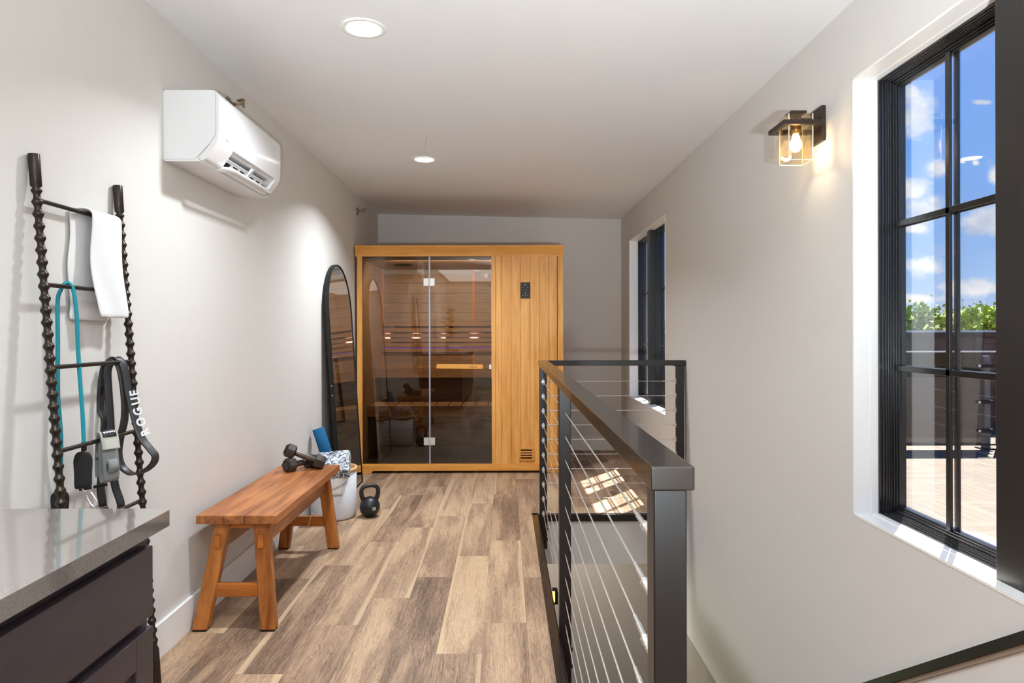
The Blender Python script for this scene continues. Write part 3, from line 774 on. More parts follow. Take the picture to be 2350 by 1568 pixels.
# teal tube
def teal():
    z = RUNGS[1]; Y = 2.03; x = LX(z)
    t_ = thing('resistance_tube', 'teal rubber exercise tube looped over the second rung with black grips', 'exercise band', (x, Y, z))
    ff = lambda px, py, Yv: P(px, py, Yv)
    pts = [P(138, 1105, 2.02), P(139, 1000, 2.01), P(137, 900, 2.01), P(138, 780, 2.01), P(138, 690, 2.01), P(140, 662, 2.014), P(150, 648, 2.02), P(162, 650, 2.028), P(170, 670, 2.032), P(176, 720, 2.035), P(179, 800, 2.04), P(184, 880, 2.042), P(189, 950, 2.043), P(192, 1016, 2.043)]
    pts[4].x = pts[3].x = pts[2].x = -1.318
    MB().tube(smooth_path(pts, 8), .0058, 14).build('tube', plain('teal_rubber', (16, 140, 156), .3, var=.05), t_)
    M_cloth = plain('black_nylon', (22, 22, 24), .8, bmp=.3, bs=300)
    for (top, pw) in ((P(192, 1016, 2.043), [(0, 14, 10), (18, 22, 12), (50, 17, 14), (88, 20, 16)]), (P(139, 1104, 2.02), [(0, 10, 10), (12, 22, 12), (40, 16, 12), (85, 19, 14)])):
        k = 2.03/F; mb = MB(); mb.cyl(top+Vector((0, 0, .004)), top+Vector((0, 0, -.022)), .0075, 14); fr_ = mb.build('ferrule', M_black, t_)
        mb = MB(); c0 = top+Vector((0, 0, -.020)); rows = []
        for (dz, hw, hd) in pw: rows.append([c0+Vector((a*hw*k, .2*a*hw*k, -dz*k))+Vector((0, .0, -.004*abs(a))) for a in (-1, -.5, 0, .5, 1)])
        mb.sheet(rows, .014); o = mb.build('grip', M_cloth, t_); sb = o.modifiers.new('s', 'SUBSURF'); sb.levels = sb.render_levels = 2
    # ring, carabiner and loose strap
    mb = MB(); c0 = P(200, 1118, 2.05)
    mb.tube([c0+Vector((.013*math.cos(a), .004*math.cos(a), .011*math.sin(a))) for a in [2*PI*i/20 for i in range(20)]], .0018, 8, closed=True)
    car = [P(196, 1130, 2.05), P(203, 1124, 2.05), P(211, 1132, 2.05), P(221, 1147, 2.05), P(222, 1157, 2.05), P(216, 1163, 2.05), P(208, 1156, 2.05), P(199, 1140, 2.05)]
    mb.tube(car, .0030, 8, closed=True); mb.build('carabiner', M_steel, t_)
teal()
# black latex loop band
def band():
    Y = 2.245
    t_ = thing('loop_band', 'black rubber loop band draped over the third rung of the ladder', 'exercise band', (LX(RUNGS[2]), Y, RUNGS[2]))
    M_lat = plain('black_latex', (44, 42, 42), .42, .0, .5, var=.12)
    q = [(236, 1160, 2.24), (228, 1080, 2.24), (238, 1000, 2.24), (240, 960, 2.24), (231, 935, 2.24), (233, 890, 2.242), (239, 845, 2.245), (248, 832, 2.245), (262, 822, 2.250), (275, 826, 2.255), (285, 845, 2.255), (293, 890, 2.255), (305, 945, 2.25), (322, 1000, 2.24), (344, 1030, 2.235), (355, 1046, 2.235), (348, 1064, 2.235), (326, 1080, 2.235), (302, 1084, 2.24),
         (280, 1068, 2.245), (272, 1040, 2.245), (276, 1005, 2.248), (286, 960, 2.25), (286, 905, 2.25), (278, 850, 2.25), (268, 828, 2.248), (256, 828, 2.243), (246, 850, 2.238), (248, 900, 2.236), (252, 960, 2.236), (256, 1040, 2.236), (262, 1110, 2.236), (276, 1160, 2.236), (256, 1190, 2.238)]
    pts = smooth_path([P(*p) for p in q]+[P(*q[0])], 6)
    n = len(pts); wv = []
    mb = MB(); ribbon(mb, pts, Vector((.62, .78, 0)), .0235, .0045)
    o = mb.build('band', M_lat, t_)
    # lettering on the outer front strand, reading upwards
    tm = MB(); a, b_ = P(334, 1001, 2.224), P(309, 897, 2.236); L = (b_-a).length
    xa = (b_-a); ya = Vector((-.66, -.72, .1))
    for i, ch in enumerate('ROGUE'):
        f = .10+.2*i; px, py = [(333.5, 990), (324, 966), (317, 942), (311.5, 918), (308.5, 900)][i]
        pa = P(px, py, 2.222)
        tx = [(-.42, 1), (-.37, 1), (-.30, 1), (-.22, 1), (-.18, 1)][i]
        xdir = Vector((tx[0], 0, tx[1])); ydir = Vector((-.80, -.60, -.1))
        text_mesh(tm, ch, .035, frame(pa, xdir, ydir), .0004, .0013)
    tm.build('lettering', plain('print_white', (225, 228, 232), .6), t_)
band()
# grey ankle cuff
def cuff():
    z = RUNGS[3]
    t_ = thing('ankle_strap', 'grey webbing ankle strap with black label hanging on the fourth rung', 'strap', (LX(z), 2.15, z))
    M_web = plain('grey_webbing', (128, 130, 128), .85, bmp=.7, bs=500, var=.12); M_gr = plain('grey_tab', (178, 176, 168), .8, bmp=.3, bs=400)
    wv = Vector((.55, .83, .04)).normalized(); q_ = Vector((.83, -.55, 0)).normalized(); base = Vector((-1.243, 2.125, 0))
    def lp(pts, sh=0.0): return smooth_path([base+q_*(a+sh)+Vector((0, 0, z_)) for a, z_ in pts], 6)
    mb = MB(); ribbon(mb, lp([(-.014, .862), (-.015, .90), (-.008, .928), (.005, .931), (.016, .905), (.024, .86), (.029, .825), (.026, .798), (.014, .790), (.006, .806), (.004, .84), (.003, .885), (.001, .915)]), wv, .048, .003)
    ribbon(mb, lp([(-.020, .80), (-.024, .84), (-.020, .90), (-.010, .922)]), wv, .044, .003)
    mb.build('webbing', M_web, t_)
    mb = MB(); ribbon(mb, lp([(-.012, .931), (-.002, .941), (.010, .939), (.020, .920), (.029, .889)]), wv, .052, .0035); mb.build('tab', M_gr, t_)
    n_ = wv.cross(Vector((0, 0, 1))); out = q_
    mb = MB(); pp = lp([(.0035, .9480), (.0135, .9430), (.0225, .9275)]); ribbon(mb, pp, wv, .040, .0012)
    lb = mb.build('label_patch', M_black, t_)
    tm = MB(); mid = base+q_*.0165+Vector((0, 0, .9415)); dn = Vector((q_.x*.55, q_.y*.55, -.83))
    text_mesh(tm, 'Reebok\u0394', .0095, frame(mid, -wv, dn), .0003, .0002)
    tm.build('label_print', plain('print_white', (225, 228, 232), .6), lb)
    mb = MB(); mb.obox(base+q_*.0315+wv*(-.010)+Vector((0, 0, .835)), .003, .014, .022, Matrix((q_, wv, Vector((0, 0, 1)))).transposed()); mb.build('stitch_patch', plain('dark_grey_cloth', (88, 90, 88), .9), t_)
    mb = MB(); ribbon(mb, lp([(.030, .856), (.040, .850), (.044, .835), (.036, .820)]), wv, .030, .003); mb.build('webbing_end', M_web, t_)
    mb = MB(); mb.cyl(P(182, 1122, 2.13), P(244, 1110, 2.13), .0045, 10); mb.build('bar', M_black, t_)
cuff()

# ================================================================= COUNTER CABINETS
def cabinets():
    M_q = None
    m, t, b = new_mat('taupe_quartz'); tc = t.node('ShaderNodeTexCoord').outputs['Object']
    vor = t.noise(tc, 420, 2, .5); t.put(b.inputs['Base Color'], t.mix(t.sstep(vor, .3, .7), rgb(106, 98, 94), rgb(124, 115, 109)))
    b.inputs['Roughness'].default_value = .07; b.inputs['Specular IOR Level'].default_value = .9; b.inputs['Coat Weight'].default_value = .5; b.inputs['Coat Roughness'].default_value = .03
    XF = -.680; Y1 = 1.333
    ct = MB(); pl = []
    x0, x1, y0, y1 = XL+.002, -.663, -2.4, 1.357; r = .014
    pl = [(x0, y0), (x1, y0)]+[(x1-r+r*math.cos(a), y1-r+r*math.sin(a)) for a in [PI/2*i/6 for i in range(7)]]+[(x0, y1)]
    ct.prism(pl, .869, .90, 'XY')
    o = ct.build('countertop', m, loc=(-1.0, -.5, .869), bevel=.003, seg=3)
    tag(o, 'glossy taupe quartz countertop in the near left corner', 'countertop')
    widths = [(.733, 1.316), (.15, .727), (-.433, .144), (-1.02, -.439), (-1.6, -1.026), (-2.35, -1.606)]
    for i, (ya, yb) in enumerate(widths):
        lab = 'dark espresso base cabinet at the end of the counter' if i == 0 else 'dark espresso base cabinet further behind, number %d along the counter' % (i+1)
        c = thing('base_cabinet', ['dark espresso base cabinet at the far end of the counter', 'dark espresso base cabinet second from the counter end', 'dark espresso base cabinet third from the counter end', 'dark espresso base cabinet fourth from the counter end', 'dark espresso base cabinet fifth from the counter end', 'dark espresso base cabinet last towards the rear wall'][i], 'cabinet', (-1.0, (ya+yb)/2, 0), 'espresso base cabinets under the taupe countertop')
        ye = Y1 if i == 0 else yb+.003
        bx = MB(); bx.box(XL+.016, XF-.021, ya-.003, ye, .10, .869); bx.box(XL+.016, XF-.09, ya-.003, ye, 0.001, .10); bx.build('carcass', M_esp, c, bevel=.001)
        B(XF-.020, XF, ya, yb, .706, .840).build('drawer', M_esp, c, bevel=.0025)
        d_ = MB(); zt = .686; zb = .11; fw = .06
        d_.box(XF-.020, XF, ya, ya+fw, zb, zt); d_.box(XF-.020, XF, yb-fw, yb, zb, zt); d_.box(XF-.020, XF, ya+fw, yb-fw, zt-fw, zt); d_.box(XF-.020, XF, ya+fw, yb-fw, zb, zb+fw)
        d_.box(XF-.018, XF-.009, ya+fw-.004, yb-fw+.004, zb+fw-.004, zt-fw+.004)
        d_.build('door', M_esp, c, bevel=.002)
cabinets()

# ================================================================= BENCH
def bench():
    t_ = thing('wooden_bench', 'rustic teak bench with splayed legs along the left wall', 'bench', (-1.14, 3.41, 0))
    zt, th = .48, .037; x0, x1, y0, y1 = -1.303, -.962, 2.866, 3.962
    mb = MB(); xs = [x0, x0+.118, x0+.205, x1]
    for a, b_ in zip(xs, xs[1:]): mb.box(a+.0006, b_-.0006, y0, y1, zt-th, zt)
    mb.build('seat', M_teakY, t_, bevel=.0035, seg=3)
    zu = zt-th
    def leg(yb, yt, xb, xt):
        mb = MB(); hw, hd = .0315, .024
        bot = [(xb-hw, yb-hd, .006), (xb+hw, yb-hd, .006), (xb+hw, yb+hd, .006), (xb-hw, yb+hd, .006)]
        top = [(xt-hw, yt-hd, zu), (xt+hw, yt-hd, zu), (xt+hw, yt+hd, zu), (xt-hw, yt+hd, zu)]
        mb.hexa(bot, top); o = mb.build('leg', M_teakZ, t_, bevel=.006, seg=2)
        MB().box(xb-hw+.003, xb+hw-.003, yb-hd+.003, yb+hd-.003, 0.0003, .006).build('foot_pad', M_black, o)
        z1 = .365; f = z1/zu; xm, ym = xb+(xt-xb)*f, yb+(yt-yb)*f; s_ = -1 if yb < 3.4 else 1
        MB().obox((xm, ym+s_*(hd+.005), z1), .024, .018, .056).build('tenon', M_teakX, o, bevel=.004)
    for s_, (yb, yt) in (('n', (2.868, 2.925)), ('f', (3.945, 3.905))):
        leg(yb, yt, -1.281, -1.205); leg(yb, yt, -.995, -1.045)
        ym = yb+(yt-yb)*.36; o = B(-1.255, -1.005, ym-.014, ym+.014, .135, .190).build('stretcher', M_teakX, t_, bevel=.003)
        if s_ == 'f':
            tw_ = MB(); cx = -1.125
            tw_.tube([(cx+.004*math.sin(a)+.006*math.sin(a), ym+.022*math.cos(a), .162+.042*math.sin(a)) for a in [2*PI*i/24 for i in range(24)]], .0022, 8, closed=True)
            tag(tw_.build('twine_ring', plain('twine', (226, 208, 176), .8), loc=(cx, ym, .12)), 'loop of pale twine round the far crossbar of the bench', 'twine')
    for x in (-1.205, -1.045): B(x-.014, x+.014, 2.935, 3.895, .335, .405).build('apron', M_teakY, t_, bevel=.002)
    for y in (2.925, 3.905): B(-1.245, -1.0, y-.013, y+.013, zu-.030, zu).build('cleat', M_teakX, t_, bevel=.002)
bench()

# ================================================================= DUMBBELLS
M_db = plain('worn_iron', (62, 56, 53), .5, .25, .5, var=.5, vs=35, bmp=.4, bs=120)
def dumbbell(a, b_, label, rot, txt=None):
    a, b_ = Vector(a), Vector(b_); ax = (b_-a).normalized(); mid = (a+b_)/2
    t_ = thing('hex_dumbbell', label, 'dumbbell', mid, 'pair of crossed hex dumbbells on the bench')
    e1 = ax.cross(Vector((0, 0, 1))).normalized(); e2 = e1.cross(ax)
    R_ = Matrix((e1, e2, ax)).transposed()
    for s_, c in ((-1, a), (1, b_)):
        mb = MB(); hl = .030; prof = [(.026, -hl), (.036, -hl), (.0415, -hl+.008), (.0415, hl-.012), (.036, hl), (.022, hl)]
        if s_ < 0: prof = [(r, -h) for r, h in prof]
        prof = sorted(prof, key=lambda q: q[1])
        vs = []
        for r, h in prof:
            for k in range(6): an = PI/3*k+rot; vs.append(c+R_@Vector((r*math.cos(an), r*math.sin(an), h)))
        fs = [(i*6+k, i*6+(k+1) % 6, (i+1)*6+(k+1) % 6, (i+1)*6+k) for i in range(5) for k in range(6)]+[tuple(range(6))[::-1], tuple(range(30, 36))]
        mb.add(vs, fs); hd = mb.build('head', M_db, t_, bevel=.003)
        if txt and s_ > 0:
            an = txt; tm = MB(); 
            nrm = R_@Vector((math.cos(an), math.sin(an), 0)); pc = c+nrm*(.0415*math.cos(PI/6)+.0006)
            side = ax; text_mesh(tm, '10', .024, frame(pc, side, nrm.cross(side)), .0006)
            tm.build('weight_mark', M_db, hd)
    hl = (b_-a).length; pts = []; rs = []
    for i in range(13):
        f = i/12; pts.append(a+(b_-a)*f); rs.append(.0125+.0045*math.sin(PI*f))
    MB().tube(pts, rs, 16).build('handle', plain('worn_handle', (96, 88, 82), .35, .7, .5, var=.5, vs=60), t_)
zs = .4805
h6 = .0415*math.cos(PI/6)
dumbbell((-1.190, 3.765, zs+h6), (-1.112, 3.885, zs+h6), 'lower dumbbell lying flat on the far end of the bench', 0.0+PI/6*0)
dumbbell((-1.200, 3.800, zs+h6*2+.036), (-1.052, 3.850, zs+h6+.002), 'upper dumbbell resting across the other one', PI/6*.6, -1.2)

# ================================================================= BASKET, MAT, BLOCK, KETTLEBELL
def basket():
    c = Vector((-1.170, 4.63, 0)); R_ = .152; H = .335
    t_ = thing('laundry_basket', 'round white fabric basket with wooden rim behind the bench', 'basket', c)
    M_f = plain('felt_white', (206, 207, 212), .95, .0, .1, var=.10, vs=60, bmp=.4, bs=240)
    MB().lathe(c, [(.0001, .002), (R_-.012, .002), (R_-.002, .010), (R_, .03), (R_+.003, H-.02), (R_+.003, H-.02), (R_-.006, H-.02), (R_-.010, .02), (.0001, .014)], 56).build('body', M_f, t_)
    MB().lathe(c, [(R_-.008, H-.022), (R_+.006, H-.022), (R_+.006, H), (R_-.008, H), (R_-.008, H-.022)], 56).build('rim', wood('rim_maple', (206, 160, 104), (236, 198, 146), 'X', 1), t_)
    # towel hanging over the front rim
    rows = []
    for i in range(16):
        f = i/15; row = []
        for j in range(13):
            g = j/12; an = -PI/2+(-.15+1.0*g)
            if f < .3: rad = R_-.06+.07*f/.3; z = H+.018+.012*math.sin(f/.3*PI)+.006*math.sin(g*8)
            else: rad = R_+.016+.006*math.sin(g*9+f*3); ln = .15*(1-.50*g)+.01; z = H+.018-(f-.3)/.7*ln
            row.append(c+Vector((rad*math.cos(an), rad*math.sin(an), z)))
        rows.append(row)
    mb = MB(); mb.sheet(rows, .008); o = mb.build('hanging_towel', M_towel, loc=c+Vector((0, -R_, H)))
    sb = o.modifiers.new('s', 'SUBSURF'); sb.levels = sb.render_levels = 1
    o.name = 'white_towel'; tag(o, 'white towel spilling over the front rim of the basket', 'towel')
    rows = []
    for i in range(10):
        row = []
        for j in range(13):
            g = j/12; an = -PI/2+(-.35+.95*g); rad = R_+.009+.003*math.sin(g*6)
            row.append(c+Vector((rad*math.cos(an), rad*math.sin(an), H+.008-.165*i/9)))
        rows.append(row)
    mb = MB(); mb.sheet(rows, .005); o = mb.build('white_towel', M_towel, loc=c+Vector((0, -R_, H)))
    tag(o, 'flat white towel layer under the other one on the basket side', 'towel')
    # stuffing visible at the mouth
    mb = MB(); mb.lathe(c, [(.0001, H-.02), (.08, H-.018), (R_-.02, H-.05), (R_-.02, .03)], 32)
    tag(mb.build('folded_towels', M_towel, loc=c+Vector((0, 0, .03))), 'folded white towels filling the basket', 'towel')
basket()
def mat_roll():
    top = P(727, 983, 4.60); top.x = -1.262; top = P(729, 983, 4.67)
    bot = top+(P(758, 1072, 4.65)-top).normalized()*.54
    ax = (bot-top).normalized(); e1 = ax.cross(Vector((0, 1, 0))).normalized(); e2 = ax.cross(e1)
    pts = []; N = 96; turns = 4.2; th = .0055
    for i in range(N+1):
        a = 2*PI*turns*i/N; r = .010+(.046-.010)*i/N; pts.append((a+.9, r))
    mb = MB(); rows = []
    for L_ in (0.0, .14, .28, .42, .54):
        rows.append([top+ax*L_+e1*r*math.cos(a)+e2*r*math.sin(a) for a, r in pts])
    mb.sheet(rows, th)
    o = mb.build('yoga_mat', plain('blue_mat', (28, 86, 128), .85, .0, .2, var=.14, vs=80, bmp=.3, bs=300), loc=bot)
    tag(o, 'rolled blue exercise mat standing in the basket against the wall', 'yoga mat')
mat_roll()
def block():
    m, t, b = new_mat('marbled_foam'); tc = t.node('ShaderNodeTexCoord').outputs['Object']
    n1 = t.noise(tc, 11.0, 3, .55, 2.4); sw = t.m('ABSOLUTE', t.m('SINE', t.m('MULTIPLY', n1, 17.0)))
    t.put(b.inputs['Base Color'], t.ramp(sw, [(0.0, rgb(58, 62, 76)), (.62, rgb(66, 72, 86)), (.74, rgb(176, 182, 190)), (1.0, rgb(200, 204, 210))]))
    b.inputs['Roughness'].default_value = .7
    # resting on the basket rim, tilted towards the room
    k = 4.57
    A, Bp, C, D = P(720, 1040, 4.58), P(795, 1033, 4.61), P(812, 1076, 4.45), P(727, 1080, 4.42)
    e1 = (Bp-A).normalized(); e2 = (C-Bp).normalized(); n_ = e1.cross(e2).normalized()
    if n_.z > 0: n_ = -n_
    C0 = (A+Bp+C+D)/4; R_ = Matrix((e1, n_.cross(e1).normalized(), n_)).transposed()
    o = MB().obox(C0+n_*.035, (Bp-A).length, (C-Bp).length, .07, R_).build('yoga_block', m, loc=C0, bevel=.006, seg=3)
    tag(o, 'grey and white marbled foam block resting on the basket', 'yoga block')
block()
def kettlebell():
    c = Vector((-.921, 4.62, 0)); r = .0685
    t_ = thing('kettlebell', 'black kettlebell standing on the floor in front of the mirror', 'kettlebell', c)
    M_k = plain('kettlebell_black', (22, 22, 25), .42, .0, .5, var=.15, bmp=.15, bs=90)
    cz_ = .0665
    prof = [(.0001, .001), (.036, .001)]+[(r*math.sin(a), cz_-r*math.cos(a)*1.0) for a in [math.radians(34+146*i/20) for i in range(21)]]
    prof[-1] = (.0001, prof[-1][1])
    MB().lathe(c, prof, 40).build('ball', M_k, t_)
    hp = smooth_path([c+Vector(p) for p in [(-.036, .0, .105), (-.052, 0, .138), (-.057, 0, .172), (-.046, 0, .198), (-.020, 0, .2085), (.020, 0, .2085), (.046, 0, .198), (.057, 0, .172), (.052, 0, .138), (.036, 0, .105)]], 6)
    n = len(hp); rs = [.0165-.0035*math.sin(PI*i/(n-1)) for i in range(n)]
    R_ = Matrix.Rotation(.35, 4, 'Z'); T = Matrix.Translation(c)
    mb = MB().tube(hp, rs, 18); mb.xf(T@R_@T.inverted()); mb.build('handle', M_k, t_)
    tm = MB(); d_ = (Vector((0, 0, CH))-(c+Vector((0, 0, cz_)))); d_.z = -.1; d_.normalize(); d_ = Matrix.Rotation(.42, 3, 'Z')@d_
    d_.z = -.02; d_.normalize()
    text_mesh(tm, '20', .028, frame(c+Vector((0, 0, cz_))+d_*(r+.0002), Vector((0, 0, 1)).cross(d_), Vector((0, 0, 1))), .0018)
    tm.build('weight_number', plain('print_white', (225, 228, 232), .6), t_)
kettlebell()

# ================================================================= CABLE RAILING
def railing():
    t_ = thing('cable_railing', 'black cable railing with bronze handrail around the stair opening', 'railing', (.25, 2.8, 0))
    zt = 1.053; h = .0355
    # long handrail, a hair out of parallel with the walls
    xn0, xn1, xf0, xf1 = .211, .275, .2225, .286; ya, yb = .992, 4.665
    mb = MB(); mb.hexa([(xn0, ya, zt-h), (xn1, ya, zt-h), (xf1, yb, zt-h), (xf0, yb, zt-h)], [(xn0, ya, zt), (xn1, ya, zt), (xf1, yb, zt), (xf0, yb, zt)])
    mb.build('handrail', M_rail, t_, bevel=.003, seg=3)
    B(xf1-.004, XR-.001, 4.602, 4.664, zt-h, zt-.0005).build('handrail', M_bronze, t_, bevel=.003, seg=3)
    xc = lambda y: (xn0+xn1)/2-.002+((xf0+xf1)/2-(xn0+xn1)/2)*(y-ya)/(yb-ya)
    w2 = .0245
    zc = [.912-.0985*i for i in range(10)]
    posts = []
    def post(x, y, zb, bolts=True):
        B(x-w2, x+w2, y-w2, y+w2, zb, zt-h).build('post', M_bronze, t_, bevel=.003)
        o = t_.children[-1]
        if bolts:
            for z in (-.085, -.155): MB().lathe((x+w2, y, z), [(.0001, .007), (.008, .007), (.008, 0)], 6, 'X').build('bolt', M_black, o)
        return o
    yc_, ym_, yn_ = 4.612, 2.865, 1.025
    posts = [post(xc(yn_), yn_, -.35), post(xc(ym_), ym_, -.222), post(xc(yc_)-.0, yc_, -.215)]
    pe = post(1.178, 4.617, .004, False)
    B(1.14, 1.205, 4.60, 4.64, zt-h-.004, zt-h).build('bracket', M_bronze, t_)
    r = .0022
    for z in zc:
        a, b_ = Vector((xc(yn_), yn_+w2, z)), Vector((xc(yc_), yc_-w2, z))
        mb = MB(); mb.cyl(a, b_, r, 10); c = mb.build('cable', M_steel, t_)
        d_ = (b_-a).normalized(); ft = MB()
        # turnbuckle at the near post
        ft.cyl(a, a+d_*.085, .0052, 6, False); ft.cyl(a+d_*.060, a+d_*.128, .0068, 6, False); ft.cyl(a+d_*.128, a+d_*.138, .0092, 8, False); ft.cyl(a+d_*.138, a+d_*.20, .0048, 10); ft.cyl(a+d_*.20, a+d_*.235, .0036, 10)
        ft.build('cable_fitting', M_steel, c); ft = MB()
        ft.cyl(b_-d_*.004, b_, .011, 12); ft.tube([b_-d_*.010+Vector((0, 0, .010+.008*math.sin(q))) + Vector((.0055*math.cos(q), 0, 0)) for q in [2*PI*i/14 for i in range(14)]], .0022, 6, closed=True)
        ft.cyl(b_-d_*.028, b_-d_*.004, .0055, 10); ft.cyl(b_-d_*.075, b_-d_*.028, .0036, 10)
        ft.tube([b_-d_*.012+Vector((.0055*math.cos(q), 0, -.010+.008*math.sin(q))) for q in [2*PI*i/14 for i in range(14)]], .0022, 6, closed=True)
        ft.build('cable_fitting', M_steel, c)
        g = MB(); g.lathe((xc(ym_), ym_-w2, z), [(.0001, -.002), (.004, -.002), (.0045, 0)], 12, 'Y'); g.build('grommet', M_black, c)
    for z in zc:
        a, b_ = Vector((xc(yc_)+w2, 4.617, z)), Vector((1.178-w2, 4.617, z))
        c = MB().cyl(a, b_, .0017, 8).build('cable', M_steel, t_)
        d_ = Vector((1, 0, 0))
        for p, s_ in ((a, 1), (b_, -1)):
            ft = MB()
            q0 = p+d_*s_*.003
            ft.cyl(p, q0, .010, 12); ft.cyl(q0, p+d_*s_*.020, .0045, 10); ft.cyl(p+d_*s_*.020, p+d_*s_*.028, .0075, 10)
            ft.cyl(p+d_*s_*.028, p+d_*s_*.09, .0032, 8)
            for zz in (.014, -.014): ft.cyl(p+Vector((0, 0, zz)), p+Vector((s_*.006, 0, zz)), .0042, 8)
            ft.build('cable_fitting', M_steel, c)
railing()
# sloping dark trim on the right wall; its shadow below is a tan-coloured strip
def strip(name, c_hi, c_lo, proud, mat, parent=None):
    mb = MB(); pts = [(x, y, c-.684*y) for y in (1.05, 3.4) for x, c in ((XR-proud, c_lo), (XR-.001, c_lo), (XR-.001, c_hi), (XR-proud, c_hi))]
    mb.add(pts, [(0, 1, 2, 3), (7, 6, 5, 4), (0, 4, 5, 1), (1, 5, 6, 2), (2, 6, 7, 3), (3, 7, 4, 0)]); return mb.build(name, mat, parent)
t_ = struct(strip('trim_5', 1.639, 1.609, .012, M_bronze), 'dark sloping metal strip low on the right wall beside the stairs')
struct(strip('trim_6', 1.6085, 1.594, .006, plain('tan_shadow', (150, 134, 118), .5)), 'thin tan shadow line under the dark sloping strip')

# ================================================================= SCONCE
def sconce(loc, label, glow=True, dir_=1):
    x, y, z = loc                        # wall contact point at the backplate centre; lamp projects towards -x
    t_ = thing('wall_sconce', label, 'wall lamp', loc, 'bronze wall sconces with square glass shades')
    Mb = plain('sconce_bronze', (58, 46, 38), .4, .5, .5, var=.12)
    B(x-.0165, x, y-.05, y+.05, z-.0665, z+.0665).build('backplate', Mb, t_, bevel=.002)
    cx = x-.103; a = .0765
    B(cx-.02, x-.012, y-.009-.02, y+.009-.02, z+.012, z+.012+.012).build('arm', Mb, t_)
    y = y-.022
    fr = MB(); z0, z1 = z-.020, z-.002; z0 += .0; tkn = .012
    fr.box(cx-a, cx+a, y-a, y-a+.020, z0, z1); fr.box(cx-a, cx+a, y+a-.020, y+a, z0, z1); fr.box(cx-a, cx-a+.020, y-a+.020, y+a-.020, z0, z1); fr.box(cx+a-.020, cx+a, y-a+.020, y+a-.020, z0, z1)
    fr.build('shade_frame', Mb, t_, bevel=.0015)
    B(cx-.030, cx+.030, y-.030, y+.030, z+.036, z+.046).build('cap', Mb, t_, bevel=.001)
    sk = MB(); sk.lathe((cx, y, z-.035), [(.0001, .074), (.019, .074), (.019, .012), (.015, .0), (.0001, 0)], 24); sk.build('socket', plain('brass_socket', (140, 100, 50), .3, .8), t_)
    gl = MB(); g = .046; zb, zt_ = z-.145, z+.030
    gl.box(cx-g, cx+g, y-g, y-g+.003, zb, zt_); gl.box(cx-g, cx+g, y+g-.003, y+g, zb, zt_); gl.box(cx-g, cx-g+.003, y-g+.003, y+g-.003, zb, zt_); gl.box(cx+g-.003, cx+g, y-g+.003, y+g-.003, zb, zt_)
    gl.box(cx-g+.003, cx+g-.003, y-g+.003, y+g-.003, zt_-.003, zt_)
    gl.build('glass_shade', glass('amber_clear_glass', (255, 249, 236), .02, fk=.5), t_)
    ed = MB()
    for sx_, sy_ in ((-1, -1), (1, -1), (1, 1), (-1, 1)): ed.box(cx+sx_*(g-.001)-.0012, cx+sx_*(g-.001)+.0012, y+sy_*(g-.001)-.0012, y+sy_*(g-.001)+.0012, zb, zt_)
    for sy_ in (-1, 1): ed.box(cx-g, cx+g, y+sy_*(g-.001)-.0012, y+sy_*(g-.001)+.0012, zb-.001, zb+.0014)
    for sx_ in (-1, 1): ed.box(cx+sx_*(g-.001)-.0012, cx+sx_*(g-.001)+.0012, y-g, y+g, zb-.001, zb+.0014)
    ed.build('glass_rim', plain('glass_edge_bright', (250, 236, 208), .2), t_)
    bu = MB(); bu.lathe((cx, y, z-.078), [(.0001, -.028), (.011, -.025), (.020, -.014), (.023, .0), (.020, .014), (.013, .030), (.011, .040)], 28); bu.build('bulb', emis('bulb_glow', (255, 222, 170), 9.0), t_)
    light('POINT', 'sconce_lamp', (cx, y, z-.10), 2.6, (1.0, .80, .56), shadow_soft_size=.02)
sconce((XR, 2.640, 2.040), 'lit bronze wall sconce with square clear glass shade beside the near window')
# lower sconce seen past the floor edge, down the stairs
lo = thing('stairwell_sconce', 'small lit black sconce glimpsed low in the stairwell below the floor edge', 'wall lamp', P(1268, 1366, 3.9))
c = P(1268, 1366, 3.9)
B(c.x-.004, c.x+.024, c.y-.05, c.y+.02, c.z-.035, c.z+.035).build('housing', M_black, lo)
B(c.x-.014, c.x+.006, c.y-.056, c.y-.05, c.z-.02, c.z+.04).build('glow_panel', emis('sconce_glow', (255, 196, 110), 2.0), lo)
B(XS-.02, c.x, c.y-.01, c.y+.01, c.z-.02, c.z+.02).build('arm', M_black, lo)

